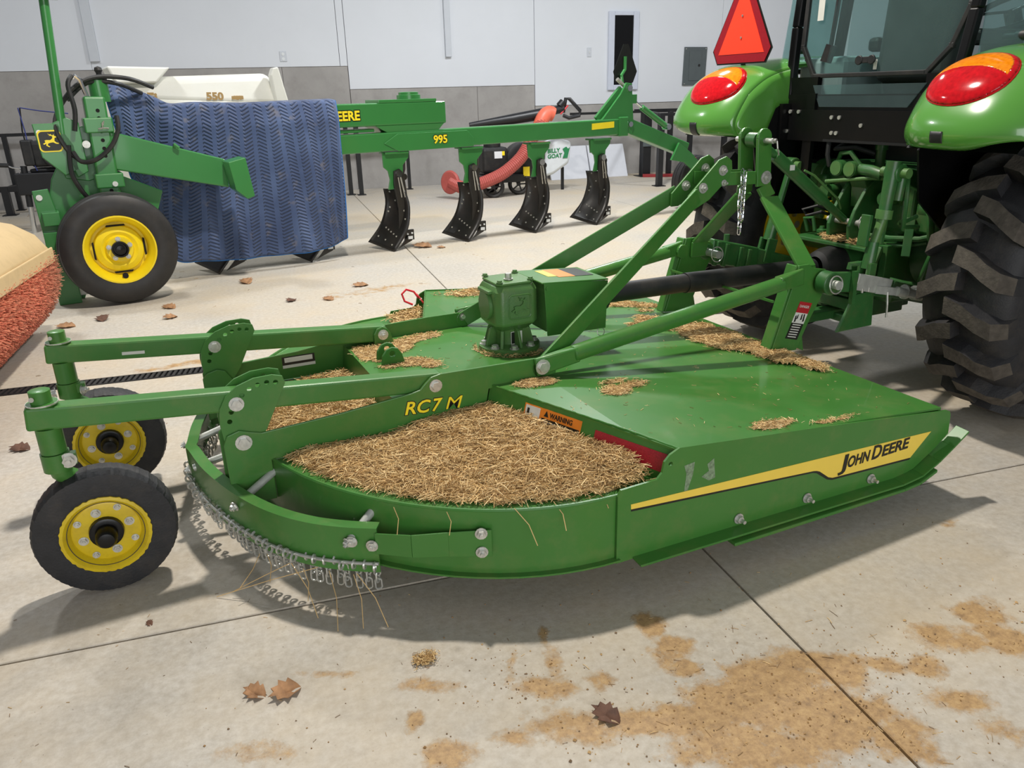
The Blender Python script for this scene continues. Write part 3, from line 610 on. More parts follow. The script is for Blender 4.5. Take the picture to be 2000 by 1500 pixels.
B().cyl((.93, 0, .638), (1.42, 0, .633), .043, seg=24).build('inner_guard', 'black_plastic', D, smooth=True)
B().cyl((1.40, 0, .633), (2.20, 0, .615), .048, seg=24).build('outer_guard', 'black_plastic', D, smooth=True)
# braces and hitch
for s in (-1, 1):
    yb = s*.415
    tb = B(); pts = [V(.425, yb, .515), V(.50, yb, .528), V(.56, yb, .540), V(1.60, yb, .690), V(1.68, yb, .702), V(1.72, yb, .708)]
    tb.tube(pts[2:4], .033, 16)
    tb.bar(pts[0]-V(.025, 0, .004), pts[2]+V(.02, 0, 0), .016, .074, h2=.06, w2=.05); tb.bar(pts[3]-V(.02, 0, 0), pts[5], .05, .06, w2=.018, h2=.075)
    br = mb(tb, 'brace_tube', bev=.006, smooth=True)
    B().hexbolt((.425, yb-.012, .513), (0, -1, 0), .021, stud=.008 if s > 0 else 0).build('bolt', 'zinc', br)
    sp = B(); p0 = V(.43, s*.395, .50); p1 = V(1.39, s*.075, 1.045)
    sp.bar(p0, p1, .012, .072); sp.cyl(p0-V(0, .006, 0), p0+V(0, .006, 0), .038, seg=20)
    mb(sp, 'brace_strap', bev=.003)
    bk = mb(B().plate_xz([(1.345, .985), (1.345, 1.045), (1.50, 1.19), (1.545, 1.205), (1.575, 1.185), (1.58, 1.15), (1.56, 1.105), (1.46, 1.02), (1.385, .985)], s*.062, .011), 'mast_bracket')
    for x, z in ((1.42, 1.075), (1.525, 1.145)): B().hexbolt((x, s*.062-.006, z), (0, -1, 0), .016).build('bolt', 'zinc', bk)
    B().hexbolt((1.535, s*.062-.006, 1.09), (0, -1, 0), .010).build('bolt', 'zinc', bk)
    mb(B().bar((1.46, s*.052, 1.108), (1.77, s*.052, 1.098), .012, .058), 'mast_link', bev=.002)
    # bent mast strap
    ms = B(); th = .016
    a, b_, c, d = V(1.755, s*.060, 1.275), V(1.772, s*.060, 1.06), V(1.79, s*.085, 1.01), V(1.775, s*.375, .735)
    ms.cyl(a-V(0, th/2, 0), a+V(0, th/2, 0), .041, seg=20); ms.bar(a, b_, th, .082, up=(1, 0, 0)); ms.bar(b_, c, th, .082, up=(1, 0, 0)); ms.bar(c, d, th, .10, up=(1, 0, 0)); ms.bar(d, d-V(0.0, -s*.008, .08), th, .10, up=(1, 0, 0))
    mst = mb(ms, 'mast_strap', bev=.004)
    B().hexbolt((1.778, s*.060-.009, 1.098), (0, -1, 0), .021).build('bolt', 'zinc', mst)
    # lower hitch plate: channel with a flange at the rear
    y = s*.40
    hpn = B().plate_xz([(1.585, .372), (1.735, .362), (1.80, .50), (1.885, .655), (1.885, .70), (1.86, .722), (1.79, .735), (1.76, .755), (1.70, .755), (1.685, .70)], y, .012)
    hpn.hexa([(1.575, y, .372), (1.587, y, .372), (1.587, y+.06, .372), (1.575, y+.06, .372), (1.69, y, .755), (1.702, y, .755), (1.702, y+.06, .755), (1.69, y+.06, .755)])
    hpl = mb(hpn, 'hitch_plate', bev=.003)
    mb(B().plate_xz([(1.70, .36), (1.77, .36), (1.83, .33), (1.80, .45), (1.775, .53), (1.745, .50)], y+.045, .010), 'hitch_gusset')
    mb(B().cyl((1.675, y-.02, .69), (1.675, y+.012, .69), .036, seg=18), 'tube_boss')
    pin = B().cyl((1.835, y-.115, .672), (1.835, y+.03, .672), .020, seg=16); pin.build('hitch_pin', 'galv', hpl, smooth=True)
    B().tube([(1.835+.038*math.cos(t), y-.098+.006*math.sin(t), .672+.038*math.sin(t)) for t in [2*PI*i/20 for i in range(20)]], .003, 6, closed=True).build('linch_ring', 'zinc', hpl, smooth=True)
    if s < 0:
        for z0, z1, mt in ((.545, .592, 'decal_red'), (.50, .545, 'decal_white'), (.430, .50, 'decal_black')):
            f = lambda z: 1.66+(z-.43)*.42
            B().plate_xz([(f(z0), z0), (f(z0)+.072, z0-.018), (f(z1)+.072, z1-.018), (f(z1), z1)], y-.0068, .0012).build('danger_decal', mt, hpl)
        text('lettering', 'DANGER', .017, 'decal_white', hpl, (1.725, y-.0082, .566), (1, 0, -.25), (.36, 0, 1), sx=.85)
        for i, (dx, dz) in enumerate(((0, 0), (.012, .012), (.036, .004), (.05, -.006))): B().plate_xz([(1.70+dx, .50+dz), (1.71+dx, .502+dz), (1.715+dx, .53+dz*.3), (1.708+dx, .528)], y-.0078, .001).build('pictogram', 'decal_black', hpl)
        for k in range(6): B().plate_xz([(1.672+k*.0045, .436+k*.0105), (1.722+k*.0045, .424+k*.0105), (1.724+k*.0045, .428+k*.0105), (1.674+k*.0045, .440+k*.0105)], y-.0078, .001).build('print_line', 'decal_white', hpl)
mb(B().bar((1.60, -.375, .60), (1.60, .375, .60), .01, .01), 'cross_rod', bev=0)
mb(B().tube([(1.755, -.12, 1.262), (1.755, .12, 1.262)], .012, 12), 'top_pin', 'zinc', bev=0, smooth=True)
mb(B().lathe((1.755, 0, 1.262), (0, 1, 0), [(-.03, .012), (-.03, .034), (.03, .034), (.03, .012)], 20), 'top_link_eye', 'green_tractor', bev=0, smooth=True)
ch = B(); z = 1.13; i = 0
while z > .93:
    ch.link((1.615+.004*math.sin(i), -.095, z), (0, .1, 1), (1, 0, 0) if i % 2 else (0, 1, 0), .038, .018, .003); ch.link((1.632, -.092, z-.01), (.05, 0, 1), (0, 1, 0) if i % 2 else (1, 0, 0), .038, .018, .003); z -= .027; i += 1
for k in range(3): ch.link((1.622, -.094, .925-k*.027), (0, 0, 1), (1, 0, 0) if k % 2 else (0, 1, 0), .038, .018, .003)
mb(ch, 'safety_chain', 'chrome', bev=0, smooth=True)
# decals on the riser: orange warning label and red reflector
a = V(.22, -.392, 0); b_ = V(.505, -1.166, 0); u = (b_-a).normalized(); wv = V(.028, 0, zD(.3)-ZL).normalized(); nr = u.cross(wv).normalized(); nr = nr if nr.x < 0 else -nr
def rp(t, h): return a+V(-.028, 0, ZL)+u*t+wv*h
def rdec(t0, t1, h0, h1, mt, nm, off=.0012, dh=0):
    p = [rp(t0, h0), rp(t1, h0-dh), rp(t1, h1-dh), rp(t0, h1)]; b = B(); b.hexa([x+nr*(off-.001) for x in p]+[x+nr*off for x in p]); return b.build(nm, mt, MW)
rdec(.19, .455, .022, .105, 'decal_orange', 'warning_decal'); rdec(.196, .265, .026, .100, 'decal_white', 'warning_decal', .0018); rdec(.275, .450, .026, .070, 'decal_black', 'warning_decal', .0018)
text('lettering', '\u25b2 WARNING', .026, 'decal_black', MW, rp(.285, .078)+nr*.0016, u, wv, off=.0006, sx=.82)
for k in range(3): rdec(.285, .44-k*.01, .033+k*.012, .037+k*.012, 'decal_white', 'print_line', .0024)
for t0, t1, h0, h1 in ((.205, .25, .04, .044), (.225, .23, .04, .075), (.235, .26, .055, .06), (.205, .215, .07, .09)): rdec(t0, t1, h0, h1, 'decal_black', 'pictogram', .0024)
rdec(.515, .80, .030, .092, 'retro_red', 'red_reflector')
# far reflector peeling off, with a red ribbon loop
mb(B().hexa([(.47, 1.02, .40), (.485, 1.15, .40), (.475, 1.15, .404), (.46, 1.02, .404), (.44, 1.02, .44), (.455, 1.15, .455), (.45, 1.15, .459), (.435, 1.02, .444)]), 'red_reflector', 'red_tag', bev=0)
mb(B().tube([(.42, 1.14, .40), (.38, 1.16, .42), (.37, 1.17, .46), (.40, 1.18, .48), (.44, 1.17, .465), (.46, 1.15, .43)], .006, 6), 'red_ribbon', 'red_tag', bev=0, smooth=True)
# ------------------------------------------------------------------ hay lying on the cutter (loose stuff, rests on it)
def hay_patch(label, inside, bbox, zs, ht, n, cell=.02, loc=MO, rz=MRZ, lmin=.03, lmax=.085, rad=.0013, name='dry_hay', bed=True, cat='hay', lift=.012, jit=.012):
    x0, x1, y0, y1 = bbox; vs = []; fs = []; cl = []
    if bed:
        idx = {}; nx = int((x1-x0)/cell)+1; ny = int((y1-y0)/cell)+1
        for i in range(nx):
            for j in range(ny):
                x, y = x0+i*cell, y0+j*cell
                if inside(x, y):
                    idx[i, j] = len(vs); h = ht(x, y)
                    edge = not all(inside(x+a*cell, y+b*cell) for a, b in ((1, 0), (-1, 0), (0, 1), (0, -1)))
                    vs.append(V(x+random.uniform(-.3, .3)*cell, y+random.uniform(-.3, .3)*cell, zs(x, y)+(.001 if edge else h*random.uniform(.75, 1)))); c = random.choice(HAYC); g = random.uniform(.55, .9); cl.append([lin(q)*g for q in c]+[1])
        for (i, j), k in idx.items():
            if (i+1, j) in idx and (i, j+1) in idx and (i+1, j+1) in idx: fs.append((k, idx[i+1, j], idx[i+1, j+1], idx[i, j+1]))
    def samp():
        while True:
            x, y = random.uniform(x0, x1), random.uniform(y0, y1)
            if inside(x, y):
                if jit and random.random() < .3:
                    x2, y2 = x+random.gauss(0, jit), y+random.gauss(0, jit)
                    if not inside(x2, y2): return (x2, y2, zs(x2, y2)+.0015)
                return (x, y, zs(x, y)+ht(x, y)+.002)
    k = len(vs); a, f, c = straws(n, samp, lmin, lmax, rad, HAYC, .14, lift)
    vs += a; fs += [tuple(i+k for i in q) for q in f]; cl += [q for q in c for _ in range(9)]
    return stuff_mesh(name, vs, fs, cl, 1, 'straw', label, cat, loc=loc, rz=rz)
def ris(x, y): return .22+(abs(y)-.392)*(.285/.774)-.03-x      # distance behind the riser
def near_pan(x, y): return y < -.407 and ris(x, y) > 0 and ((x-.30)/.925)**2+(y/1.122)**2 < 1-.04*max(0, -x)+.012*vnoise(x, y, 3)
def near_h(x, y): e = 1-(((x-.30)/.925)**2+(y/1.122)**2); return (.012+.045*max(0, 1-ris(x, y)/.45)**1.2+.008*vnoise(x, y, 2))*min(1, .25+e*5)
hay_patch('thick mat of dry hay on the near rear deck beside the RC 7 M plate', near_pan, (-.66, .50, -1.14, -.40), lambda x, y: ZL, near_h, 15000, lmin=.02, lmax=.075, rad=.0010, jit=.006)
def mid_pan(x, y): return abs(y) < .29 and -.60+.05*vnoise(y, x, 2) < x < -.17
hay_patch('hay lying in the pan between the two wheel arms', mid_pan, (-.64, -.16, -.29, .29), lambda x, y: ZL, lambda x, y: .010+.028*max(0, 1-(-.17-x)/.3)+.005*vnoise(x, y, 2), 5200, lmin=.02, lmax=.07, rad=.001)
def far_pan(x, y): return y > .407 and ris(x, y) > 0 and ((x-.30)/.9)**2+(y/1.1)**2 < 1 and (y > .85 and x > .25 or ris(x, y) < .12)
hay_patch('hay heaped against the far riser below the red ribbon', far_pan, (-.1, .5, .40, 1.12), lambda x, y: ZL, lambda x, y: .02+.03*max(0, 1-ris(x, y)/.15), 1100)
def blobs(bl):
    def f(x, y):
        w = .35*vnoise(x, y, 4)+.2*vnoise(y+3, x, 9)
        return any(((x-a)*math.cos(t)+(y-b)*math.sin(t))**2/(rx*rx)+(-(x-a)*math.sin(t)+(y-b)*math.cos(t))**2/(ry*ry) < 1+w for a, b, rx, ry, t in bl)
    return f
thin = lambda x, y: .003+.0015*vnoise(x, y, 5)
hay_patch('small splash of hay in the middle of the near front deck', blobs([(.62, -.64, .06, .055, .3), (.71, -.60, .10, .03, .25), (.66, -.55, .07, .018, .2)]), (.50, .85, -.75, -.48), lambda x, y: zD(x), thin, 700, cell=.010, lmin=.008, lmax=.03, rad=.0008, lift=.003)
hay_patch('small pile of hay behind the brace bolt at the deck corner', blobs([(.38, -.46, .085, .04, -.1)]), (.26, .52, -.54, -.405), lambda x, y: zD(x), thin, 600, cell=.010, lmin=.008, lmax=.03, rad=.0008, lift=.003)
fr = lambda x, y: .006+.009*max(0, 1-abs(x-1.56)/.14)+.003*vnoise(x, y, 4)
hay_patch('long drift of hay along the front edge under the driveshaft', blobs([(1.50, -.10, .13, .24, 0), (1.57, -.38, .09, .20, -.1), (1.62, -.58, .06, .12, -.2), (1.40, .20, .10, .14, .2), (1.33, .16, .12, .06, 0)]), (1.18, 1.69, -.72, .37), lambda x, y: zD(x), fr, 5200, cell=.015, lmin=.015, lmax=.06, rad=.001, lift=.006)
hay_patch('hay scattered on the far front deck beyond the driveshaft', blobs([(1.45, .62, .14, .07, -.3), (1.56, .55, .10, .05, -.3), (1.30, .80, .16, .09, .1), (1.50, .45, .05, .03, 0)]), (1.1, 1.69, .40, .92), lambda x, y: zD(x), thin, 1900, cell=.012, lmin=.012, lmax=.045, rad=.0009, lift=.005)
hay_patch('strip of hay along the far outer edge of the deck', blobs([(.85, 1.05, .30, .07, .02)]), (.52, 1.2, .95, 1.14), lambda x, y: zD(x), thin, 500, cell=.015)
hay_patch('hay strip along the top edge of the near side skirt', blobs([(.95, -1.10, .10, .035, .1), (1.20, -1.135, .12, .015, .05)]), (.82, 1.36, -1.16, -1.05), lambda x, y: zD(x), thin, 420, cell=.01, lmin=.008, lmax=.025, rad=.0008, lift=.003)
hay_patch('hay on the centre deck beside the far frame plate', blobs([(.02, .24, .11, .10, .5), (-.08, .20, .07, .13, 0), (.16, .31, .14, .05, .1)]), (-.14, .32, .02, .37), lambda x, y: zD(x), thin, 1300, cell=.010, lmin=.010, lmax=.035, rad=.0008, lift=.004)
hay_patch('hay at the foot of the clevis tabs on the centre deck', blobs([(.055, .0, .085, .055, -.2), (-.02, .0, .10, .03, 0), (.10, -.06, .05, .04, 0)]), (-.13, .18, -.13, .06), lambda x, y: zD(x), thin, 700, cell=.01, lmin=.008, lmax=.03, rad=.0008, lift=.003)
def ring(x, y): r = math.hypot(x-gx, y); a = math.atan2(y, x-gx); return .138 < r < .155+.004*math.sin(9*a) and (a < -.6 or a > 2.6)
hay_patch('chaff ring around the gearbox base', ring, (.30, .66, -.17, .17), lambda x, y: zD(x), lambda x, y: .003, 260, cell=.006, lmin=.006, lmax=.018, rad=.0008)
# loose bits spread over the decks, stalks hanging from the chains and off the edge
def any_deck():
    while True:
        x, y = random.uniform(-.1, 1.68), random.uniform(-1.12, 1.12)
        if in_poly(x, y, outl) and math.hypot(x-gx, y) > .18 and not (abs(abs(y)-.40) < .03): return (x, y, zD(x)+.002)
a, f, c = straws(420, any_deck, .006, .022, .0008, HAYC, .03); stuff_mesh('straw_bits', a, f, c, 9, 'straw', 'short straw bits sprinkled over the green upper deck', 'straw', loc=MO, rz=MRZ)
vs = []; fs = []; cl = []
def stalk(p, q, r=.0014):
    k = len(vs); p, q = V(p), V(q); _, s, t = basis(q-p)
    for c in (p, (p+q)/2+V(.01, 0, .004), q):
        for j in range(3): w = 2*PI*j/3; vs.append(c+(s*math.cos(w)+t*math.sin(w))*r)
    for g in (0, 3):
        for j in range(3): j2 = (j+1) % 3; fs.append((k+g+j, k+g+j2, k+g+3+j2, k+g+3+j))
    cl.append([lin(x)*.95 for x in (196, 164, 112)]+[1])
for p, q in (((-.62, -.72, .13), (-.58, -.86, .004)), ((-.59, -.75, .12), (-.60, -.84, .06)), ((-.52, -.80, .12), (-.54, -.95, .004)), ((-.46, -.87, .13), (-.47, -.98, .01)), ((-.45, -.87, .13), (-.40, -1.0, .004)), ((-.70, -.60, .12), (-.78, -.66, .05)), ((-.62, -.70, .12), (-.80, -.62, .02)), ((-.55, -.78, .13), (-.85, -.60, .004)), ((-.68, -.62, .13), (-.69, -.70, .07)),
             ((-.02, -1.10, .36), (.02, -1.17, .26)), ((.10, -1.12, .36), (.11, -1.18, .29)), ((-.20, -1.02, .355), (-.21, -1.06, .30)), ((.24, -1.12, .36), (.26, -1.17, .32)), ((-.33, -.92, .355), (-.34, -.97, .29))): stalk(p, q)
stuff_mesh('hanging_straw', vs, fs, cl, 9, 'straw', 'single dry stalks hanging from the chains and skirt edge', 'straw', loc=MO, rz=MRZ)
# ------------------------------------------------------------------ debris on the floor
def leaf(loc, sz, rz, label, dark=False, curl=.35):
    b = B(); outline = [(0, -.5), (.16, -.42), (.3, -.22), (.22, -.12), (.36, .06), (.2, .12), (.24, .34), (.08, .3), (0, .52), (-.08, .3), (-.26, .32), (-.2, .1), (-.38, .04), (-.22, -.12), (-.28, -.26), (-.14, -.4)]
    def zz(x, y): return .05*sz+sz*curl*(abs(x)*.9+.25*y*y+.18*math.sin(6*x+4*y))
    n = len(outline); mid = [(0, y) for y in (-.3, 0, .3)]
    pts = outline+mid; b.v = [V(x*sz, y*sz, zz(x, y)) for x, y in pts]
    ctr = lambda i: n+(0 if pts[i][1] < -.15 else 1 if pts[i][1] < .2 else 2)
    for i in range(n):
        j = (i+1) % n; a, c = ctr(i), ctr(j); b.f.append((i, j, c) if a == c else (i, j, c, a))
    o = b.build('dry_leaf', 'leaf_dark' if dark else 'leaf', smooth=True); md = o.modifiers.new('t', 'SOLIDIFY'); md.thickness = .0012
    o.location = loc; o.rotation_euler = (0, 0, rz); return tag(o, label, 'leaf', 'fallen leaves on the floor')
for a in [((.65, 1.43, 0), .085, .6, 'large curled brown leaf on the tan mud in the foreground', True, .5), ((-.21, 1.80, 0), .07, .9, 'tan curled leaf, left one of the pair in the foreground', False, .7), ((-.13, 1.775, 0), .09, 1.9, 'tan twisted leaf, right one of the pair in the foreground', False, .6),
          ((-.83, 2.75, 0), .08, .4, 'dark crumpled leaf beside the near tail wheel', True, .7), ((-1.26, 3.80, 0), .10, 1.2, 'brown leaf at the left edge beside the far tail wheel', True, .5), ((-.30, 7.03, 0), .17, .3, 'light brown leaf in front of the blue blanket', False, .4), ((1.44, 8.02, 0), .22, 1.1, 'light brown leaf beside the first uncovered plow bottom', False, .35),
          ((1.62, 7.9, 0), .11, 2, 'small brown leaf right of the first uncovered plow bottom', False, .3), ((-1.30, 6.18, 0), .15, .2, 'dark leaf in the shadow under the plow wheel', True, .35), ((-1.52, 6.05, 0), .14, 1.4, 'pale brown leaf right of the orange broom', False, .35), ((-.86, 6.35, 0), .13, .8, 'tan leaf right of the plow wheel shadow', False, .4),
          ((-.82, 6.02, 0), .12, 2.2, 'pale curled leaf below the plow wheel shadow', False, .45), ((.33, 6.14, 0), .12, .5, 'small leaf on the bright floor behind the mower arms', False, .3), ((.62, 6.5, 0), .15, 1.7, 'brown leaf on the bright floor behind the mower deck', False, .3), ((.05, 6.2, 0), .12, 2.7, 'thin leaf scrap left of the bright floor patch', True, .3),
          ((-.52, 2.22, .0), .03, .4, 'tiny dark leaf scrap at the foot of a hanging straw', True, .6), ((1.85, 12.3, 0), .25, .4, 'dark leaf near the concrete wall behind the plow', True, .3)]: leaf(*a)
def fl(x0, x1, y0, y1, z=.001):
    return lambda: (random.uniform(x0, x1), random.uniform(y0, y1), z)
TW = [(150, 122, 88), (112, 90, 66), (196, 168, 120), (166, 136, 94)]
a1, f1, c1 = straws(170, fl(-1.2, 2.4, 1.0, 2.4), .004, .016, .0007, TW, .02); a2, f2, c2 = straws(140, fl(-2, 3, 2.4, 8.5), .01, .045, .0014, TW, .02); a3, f3, c3 = straws(200, fl(-4, 0, 8.5, 13), .03, .12, .003, TW[:2], .02); a4, f4, c4 = straws(90, fl(.6, 1.6, 1.0, 1.65), .006, .035, .0008, TW, .03)
vs, fs, cl = [], [], []
for a, f, c in ((a1, f1, c1), (a2, f2, c2), (a3, f3, c3), (a4, f4, c4)): k = len(vs); vs += a; fs += [tuple(i+k for i in q) for q in f]; cl += c
stuff_mesh('floor_twigs', vs, fs, cl, 9, 'straw', 'small twigs and straw bits littering the concrete floor', 'litter')
hay_patch('small clump of chaff on the bare floor in the foreground', blobs([(.252, 1.785, .035, .022, .2)]), (.19, .31, 1.74, 1.83), lambda x, y: 0, lambda x, y: .006, 260, cell=.006, loc=(0, 0, 0), rz=0, lmin=.006, lmax=.02, rad=.0008)
vs, fs, cl = [], [], []
for i in range(900):
    cx, cy, sp = random.choice([(1.08, 1.36, .13), (1.2, 1.3, .16), (.9, 1.25, .2), (1.25, 1.15, .14), (1.9, 1.38, .15), (.75, 1.35, .12), (1.5, 1.35, .1), (.5, 1.62, .12), (.3, 1.6, .4), (1.3, 1.6, .5)]); x, y = random.gauss(cx, sp), random.gauss(cy, sp*.6); r = random.uniform(.001, .0038)*(1.6 if random.random() < .05 else 1); k = len(vs)
    for p in ((1, 0, 0), (-1, 0, 0), (0, 1, 0), (0, -1, 0), (0, 0, .9), (0, 0, -.3)): vs.append(V(x, y, r*.3)+V(p)*r*random.uniform(.7, 1.2))
    for q in ((0, 2, 4), (2, 1, 4), (1, 3, 4), (3, 0, 4), (2, 0, 5), (1, 2, 5), (3, 1, 5), (0, 3, 5)): fs.append(tuple(k+w for w in q))
    c = random.choice([(156, 124, 82), (140, 108, 70), (182, 150, 104), (120, 98, 74)]); cl.append([lin(x) for x in c]+[1])
stuff_mesh('dirt_crumbs', vs, fs, cl, 6, 'straw', 'dirt crumbs scattered over the dried mud in the foreground', 'dirt')
# ------------------------------------------------------------------ tractor (same heading as the cutter); coordinates in the cutter frame, base under the rear axle
TX = 2.80; TOR = (TX, 0, 0); cth, sth = math.cos(MRZ), math.sin(MRZ)
TR = empty('tractor', (MO[0]+TX*cth, MO[1]+TX*sth, 0), MRZ, label='green utility tractor with glass cab, seen from behind at the right', cat='tractor')
def tb(b, name, mat='green_tractor', bev=.003, parent=None, **k): return b.build(name, mat, parent or TR, TOR, bev=bev, **k)
def pe(name): o = empty(name, (0, 0, 0)); o.parent = TR; return o
WC, WR = (2.79, .665), .655
for s in (-1, 1):
    W = pe('rear_wheel'); yc = s*.82; hw = .20
    pr = [(-.15, .31), (-.19, .36), (-.215, .44), (-.205, .52), (-.19, .565), (-.12, .595), (0, .605), (.12, .595), (.19, .565), (.205, .52), (.215, .44), (.19, .36), (.15, .31)]
    B().lathe((WC[0], yc, WC[1]), (0, 1, 0), pr, 72).build('tyre', 'rubber', W, TOR, smooth=True, angle=60)
    lugs = B(); tops = B(); N = 19
    for side in (-1, 1):
        for k in range(N):
            a0 = 2*PI*(k+(.5 if side > 0 else 0))/N
            # swept bar from the centre line to the shoulder, trailing backwards
            st = [(-.02, 0, .604), (.06, .03, .602), (.12, .085, .596), (.175, .13, .575), (.208, .15, .53)]
            ring = []
            for (dy, da, r0) in st:
                hr = .056 if dy < .19 else .034; wa = .068 if dy < .15 else .074
                row = []
                for da2, rr in ((-wa, r0-.02), (-wa*.82, r0+hr), (wa*.82, r0+hr), (wa, r0-.02)):
                    an = a0-da+da2; row.append(V(WC[0]+rr*math.sin(an), yc+side*dy, WC[1]+rr*math.cos(an)))
                ring.append(row)
            q = len(lugs.v)
            for row in ring: lugs.v += row
            for i in range(len(ring)-1):
                for j in (0, 2): lugs.f.append((q+i*4+j, q+i*4+j+1, q+i*4+j+5, q+i*4+j+4))
            lugs.f.append((q, q+1, q+2, q+3)); e = q+4*(len(ring)-1); lugs.f.append((e, e+3, e+2, e+1))
            q = len(tops.v)
            for row in ring: tops.v += [row[1], row[2]]
            for i in range(len(ring)-1): tops.f.append((q+i*2, q+i*2+1, q+i*2+3, q+i*2+2))
    lugs.build('tread_lugs', 'rubber', W, TOR); tops.build('tread_faces', 'lug_top', W, TOR)
    B().lathe((WC[0], yc, WC[1]), (0, 1, 0), [(-.16, .32), (-.15, .30), (-.06, .285), (.06, .285), (.15, .30), (.16, .32)], 40).lathe((WC[0], yc+s*.02, WC[1]), (0, 1, 0), [(0, .29), (.01, .20), (-.02, .12), (-.02, 0)], 40).build('rim', 'yellow_rim', W, TOR, smooth=True)
    for k in range(8): a = k*PI/4; B().hexbolt((WC[0]+.10*math.cos(a), yc+s*.0, WC[1]+.10*math.sin(a)), (0, s, 0), .016).build('wheel_bolt', 'zinc', W, TOR)
# fenders
FP = [(2.05, 1.243), (2.0, 1.258), (1.985, 1.31), (2.01, 1.375), (2.075, 1.455), (2.165, 1.535), (2.29, 1.595), (2.5, 1.63), (2.85, 1.64), (3.25, 1.60), (3.55, 1.47)]
FS = smooth_path([(a, b_, 0) for a, b_ in FP], 6)
def fs_pt(u):
    u = max(0, min(.9999, u))*(len(FS)-1); i = int(u); return FS[i].lerp(FS[i+1], u-i)
def fen(u, t, s, off=0):    # u along the profile 0..1, t across 0 (inner) .. 1 (outer)
    p = fs_pt(u); y = .53+.53*t; e = abs(2*t-1); rear = max(0, 1-u*2.2)
    x = p.x+.15*e**3.0*(.3+.7*rear); z = p.y-.045*e**4*min(1, u*3) + (.10*max(0, t-.55)**1.5*3.0)*max(0, 1-u*5)
    P = V(x, s*y, z)
    if off: 
        a = fen(u+.004, t, s)-fen(u-.004, t, s); b_ = fen(u, t+.01, s)-fen(u, t-.01, s); n = a.cross(b_).normalized(); n = n if n.x < 0 or n.z > .5 else -n
        P = P+n*off
    return P
def patch(name, mat, parent, s, u0, u1, t0, t1, nu, nt, offf, test=lambda u, t: True, smooth=True, both=True):
    b = B(); idx = {}
    for i in range(nu+1):
        for j in range(nt+1):
            u = u0+(u1-u0)*i/nu; t = t0+(t1-t0)*j/nt; idx[i, j] = len(b.v); b.v.append(fen(u, t, s, offf(u, t)))
    for i in range(nu):
        for j in range(nt):
            if test(u0+(u1-u0)*(i+.5)/nu, t0+(t1-t0)*(j+.5)/nt): b.f.append((idx[i, j], idx[i+1, j], idx[i+1, j+1], idx[i, j+1]))
    o = b.build(name, mat, parent, TOR, smooth=smooth, angle=70); bm = bmesh.new(); bm.from_mesh(o.data); bmesh.ops.delete(bm, geom=[v for v in bm.verts if not v.link_faces], context='VERTS'); bm.to_mesh(o.data); bm.free()
    md = o.modifiers.new('t', 'SOLIDIFY'); md.thickness = .006; md.offset = 0
    return o
for s in (-1, 1):
    Fd = patch('fender', 'green_fender', None, s, 0, 1, 0, 1, 60, 24, lambda u, t: 0)
    Fd.parent = TR
    # inner flange and black liner
    fl_ = B(); cols_ = [.02+.96*i/60 for i in range(42)]; rows_ = 5
    for u in cols_:
        P = fen(u, 0, s); zl = 1.245 if P.x < 2.24 else 1.245+.145*min(1, (P.x-2.24)/.07); zl = min(zl, P.z-.002)
        for j in range(rows_+1):
            t = j/rows_; fl_.v.append(V(P.x+.05*math.sin(t*PI/2)*max(0, 1-(P.x-2.1)/.5), P.y-s*.022*math.sin(t*PI/2), P.z+(zl-P.z)*t))
    for i in range(len(cols_)-1):
        for j in range(rows_): k = i*(rows_+1)+j; fl_.f.append((k, k+1, k+rows_+2, k+rows_+1))
    o = fl_.build('inner_flange', 'green_fender', Fd, TOR, smooth=True, angle=60); md = o.modifiers.new('t', 'SOLIDIFY'); md.thickness = .006; md.offset = 0
    B().plate_xz([(2.20, 1.22), (2.30, 1.39), (2.45, 1.40), (3.5, 1.40), (3.5, .75), (2.50, .80), (2.25, 1.0)], s*.515, .01).build('wheel_well', 'black_paint', Fd, TOR)
    B().hexa([(2.12, s*.52, 1.235), (2.12, s*1.0, 1.235), (2.50, s*1.0, 1.50), (2.50, s*.52, 1.50), (2.13, s*.52, 1.245), (2.13, s*1.0, 1.245), (2.51, s*1.0, 1.51), (2.51, s*.52, 1.51)]).build('underside', 'black_paint', Fd, TOR)
    # tail light: domed lens, amber above, red below
    uc, tc, ru, rt = .458, .42, .118, .325
    def inl(u, t): return ((u-uc)/ru)**2+((t-tc)/rt)**2
    dome = lambda u, t: .004+.030*math.sqrt(max(0, 1-inl(u, t)))
    TL = empty('tail_light', (0, 0, 0)); TL.parent = TR
    sp = lambda u, t: u-uc > .022-.03*((t-tc)/rt)**2
    patch('red_lens', 'lens_red', TL, s, uc-ru, uc+ru, tc-rt, tc+rt, 80, 80, dome, lambda u, t: inl(u, t) < .985 and (not sp(u, t) or inl(u, t) > .80))
    patch('amber_lens', 'lens_amber', TL, s, uc-ru, uc+ru, tc-rt, tc+rt, 80, 80, dome, lambda u, t: inl(u, t) < .80 and sp(u, t))
    bd = [fen(uc+ru*math.cos(a), tc+rt*math.sin(a), s, .003) for a in [2*PI*i/40 for i in range(40)]]; B().tube(bd, .006, 6, closed=True).build('bezel', 'lens_red', TL, TOR, smooth=True)
    patch('bumper_pad', 'black_plastic', Fd, s, .075, .205, .375, .475, 6, 6, lambda u, t: .004)
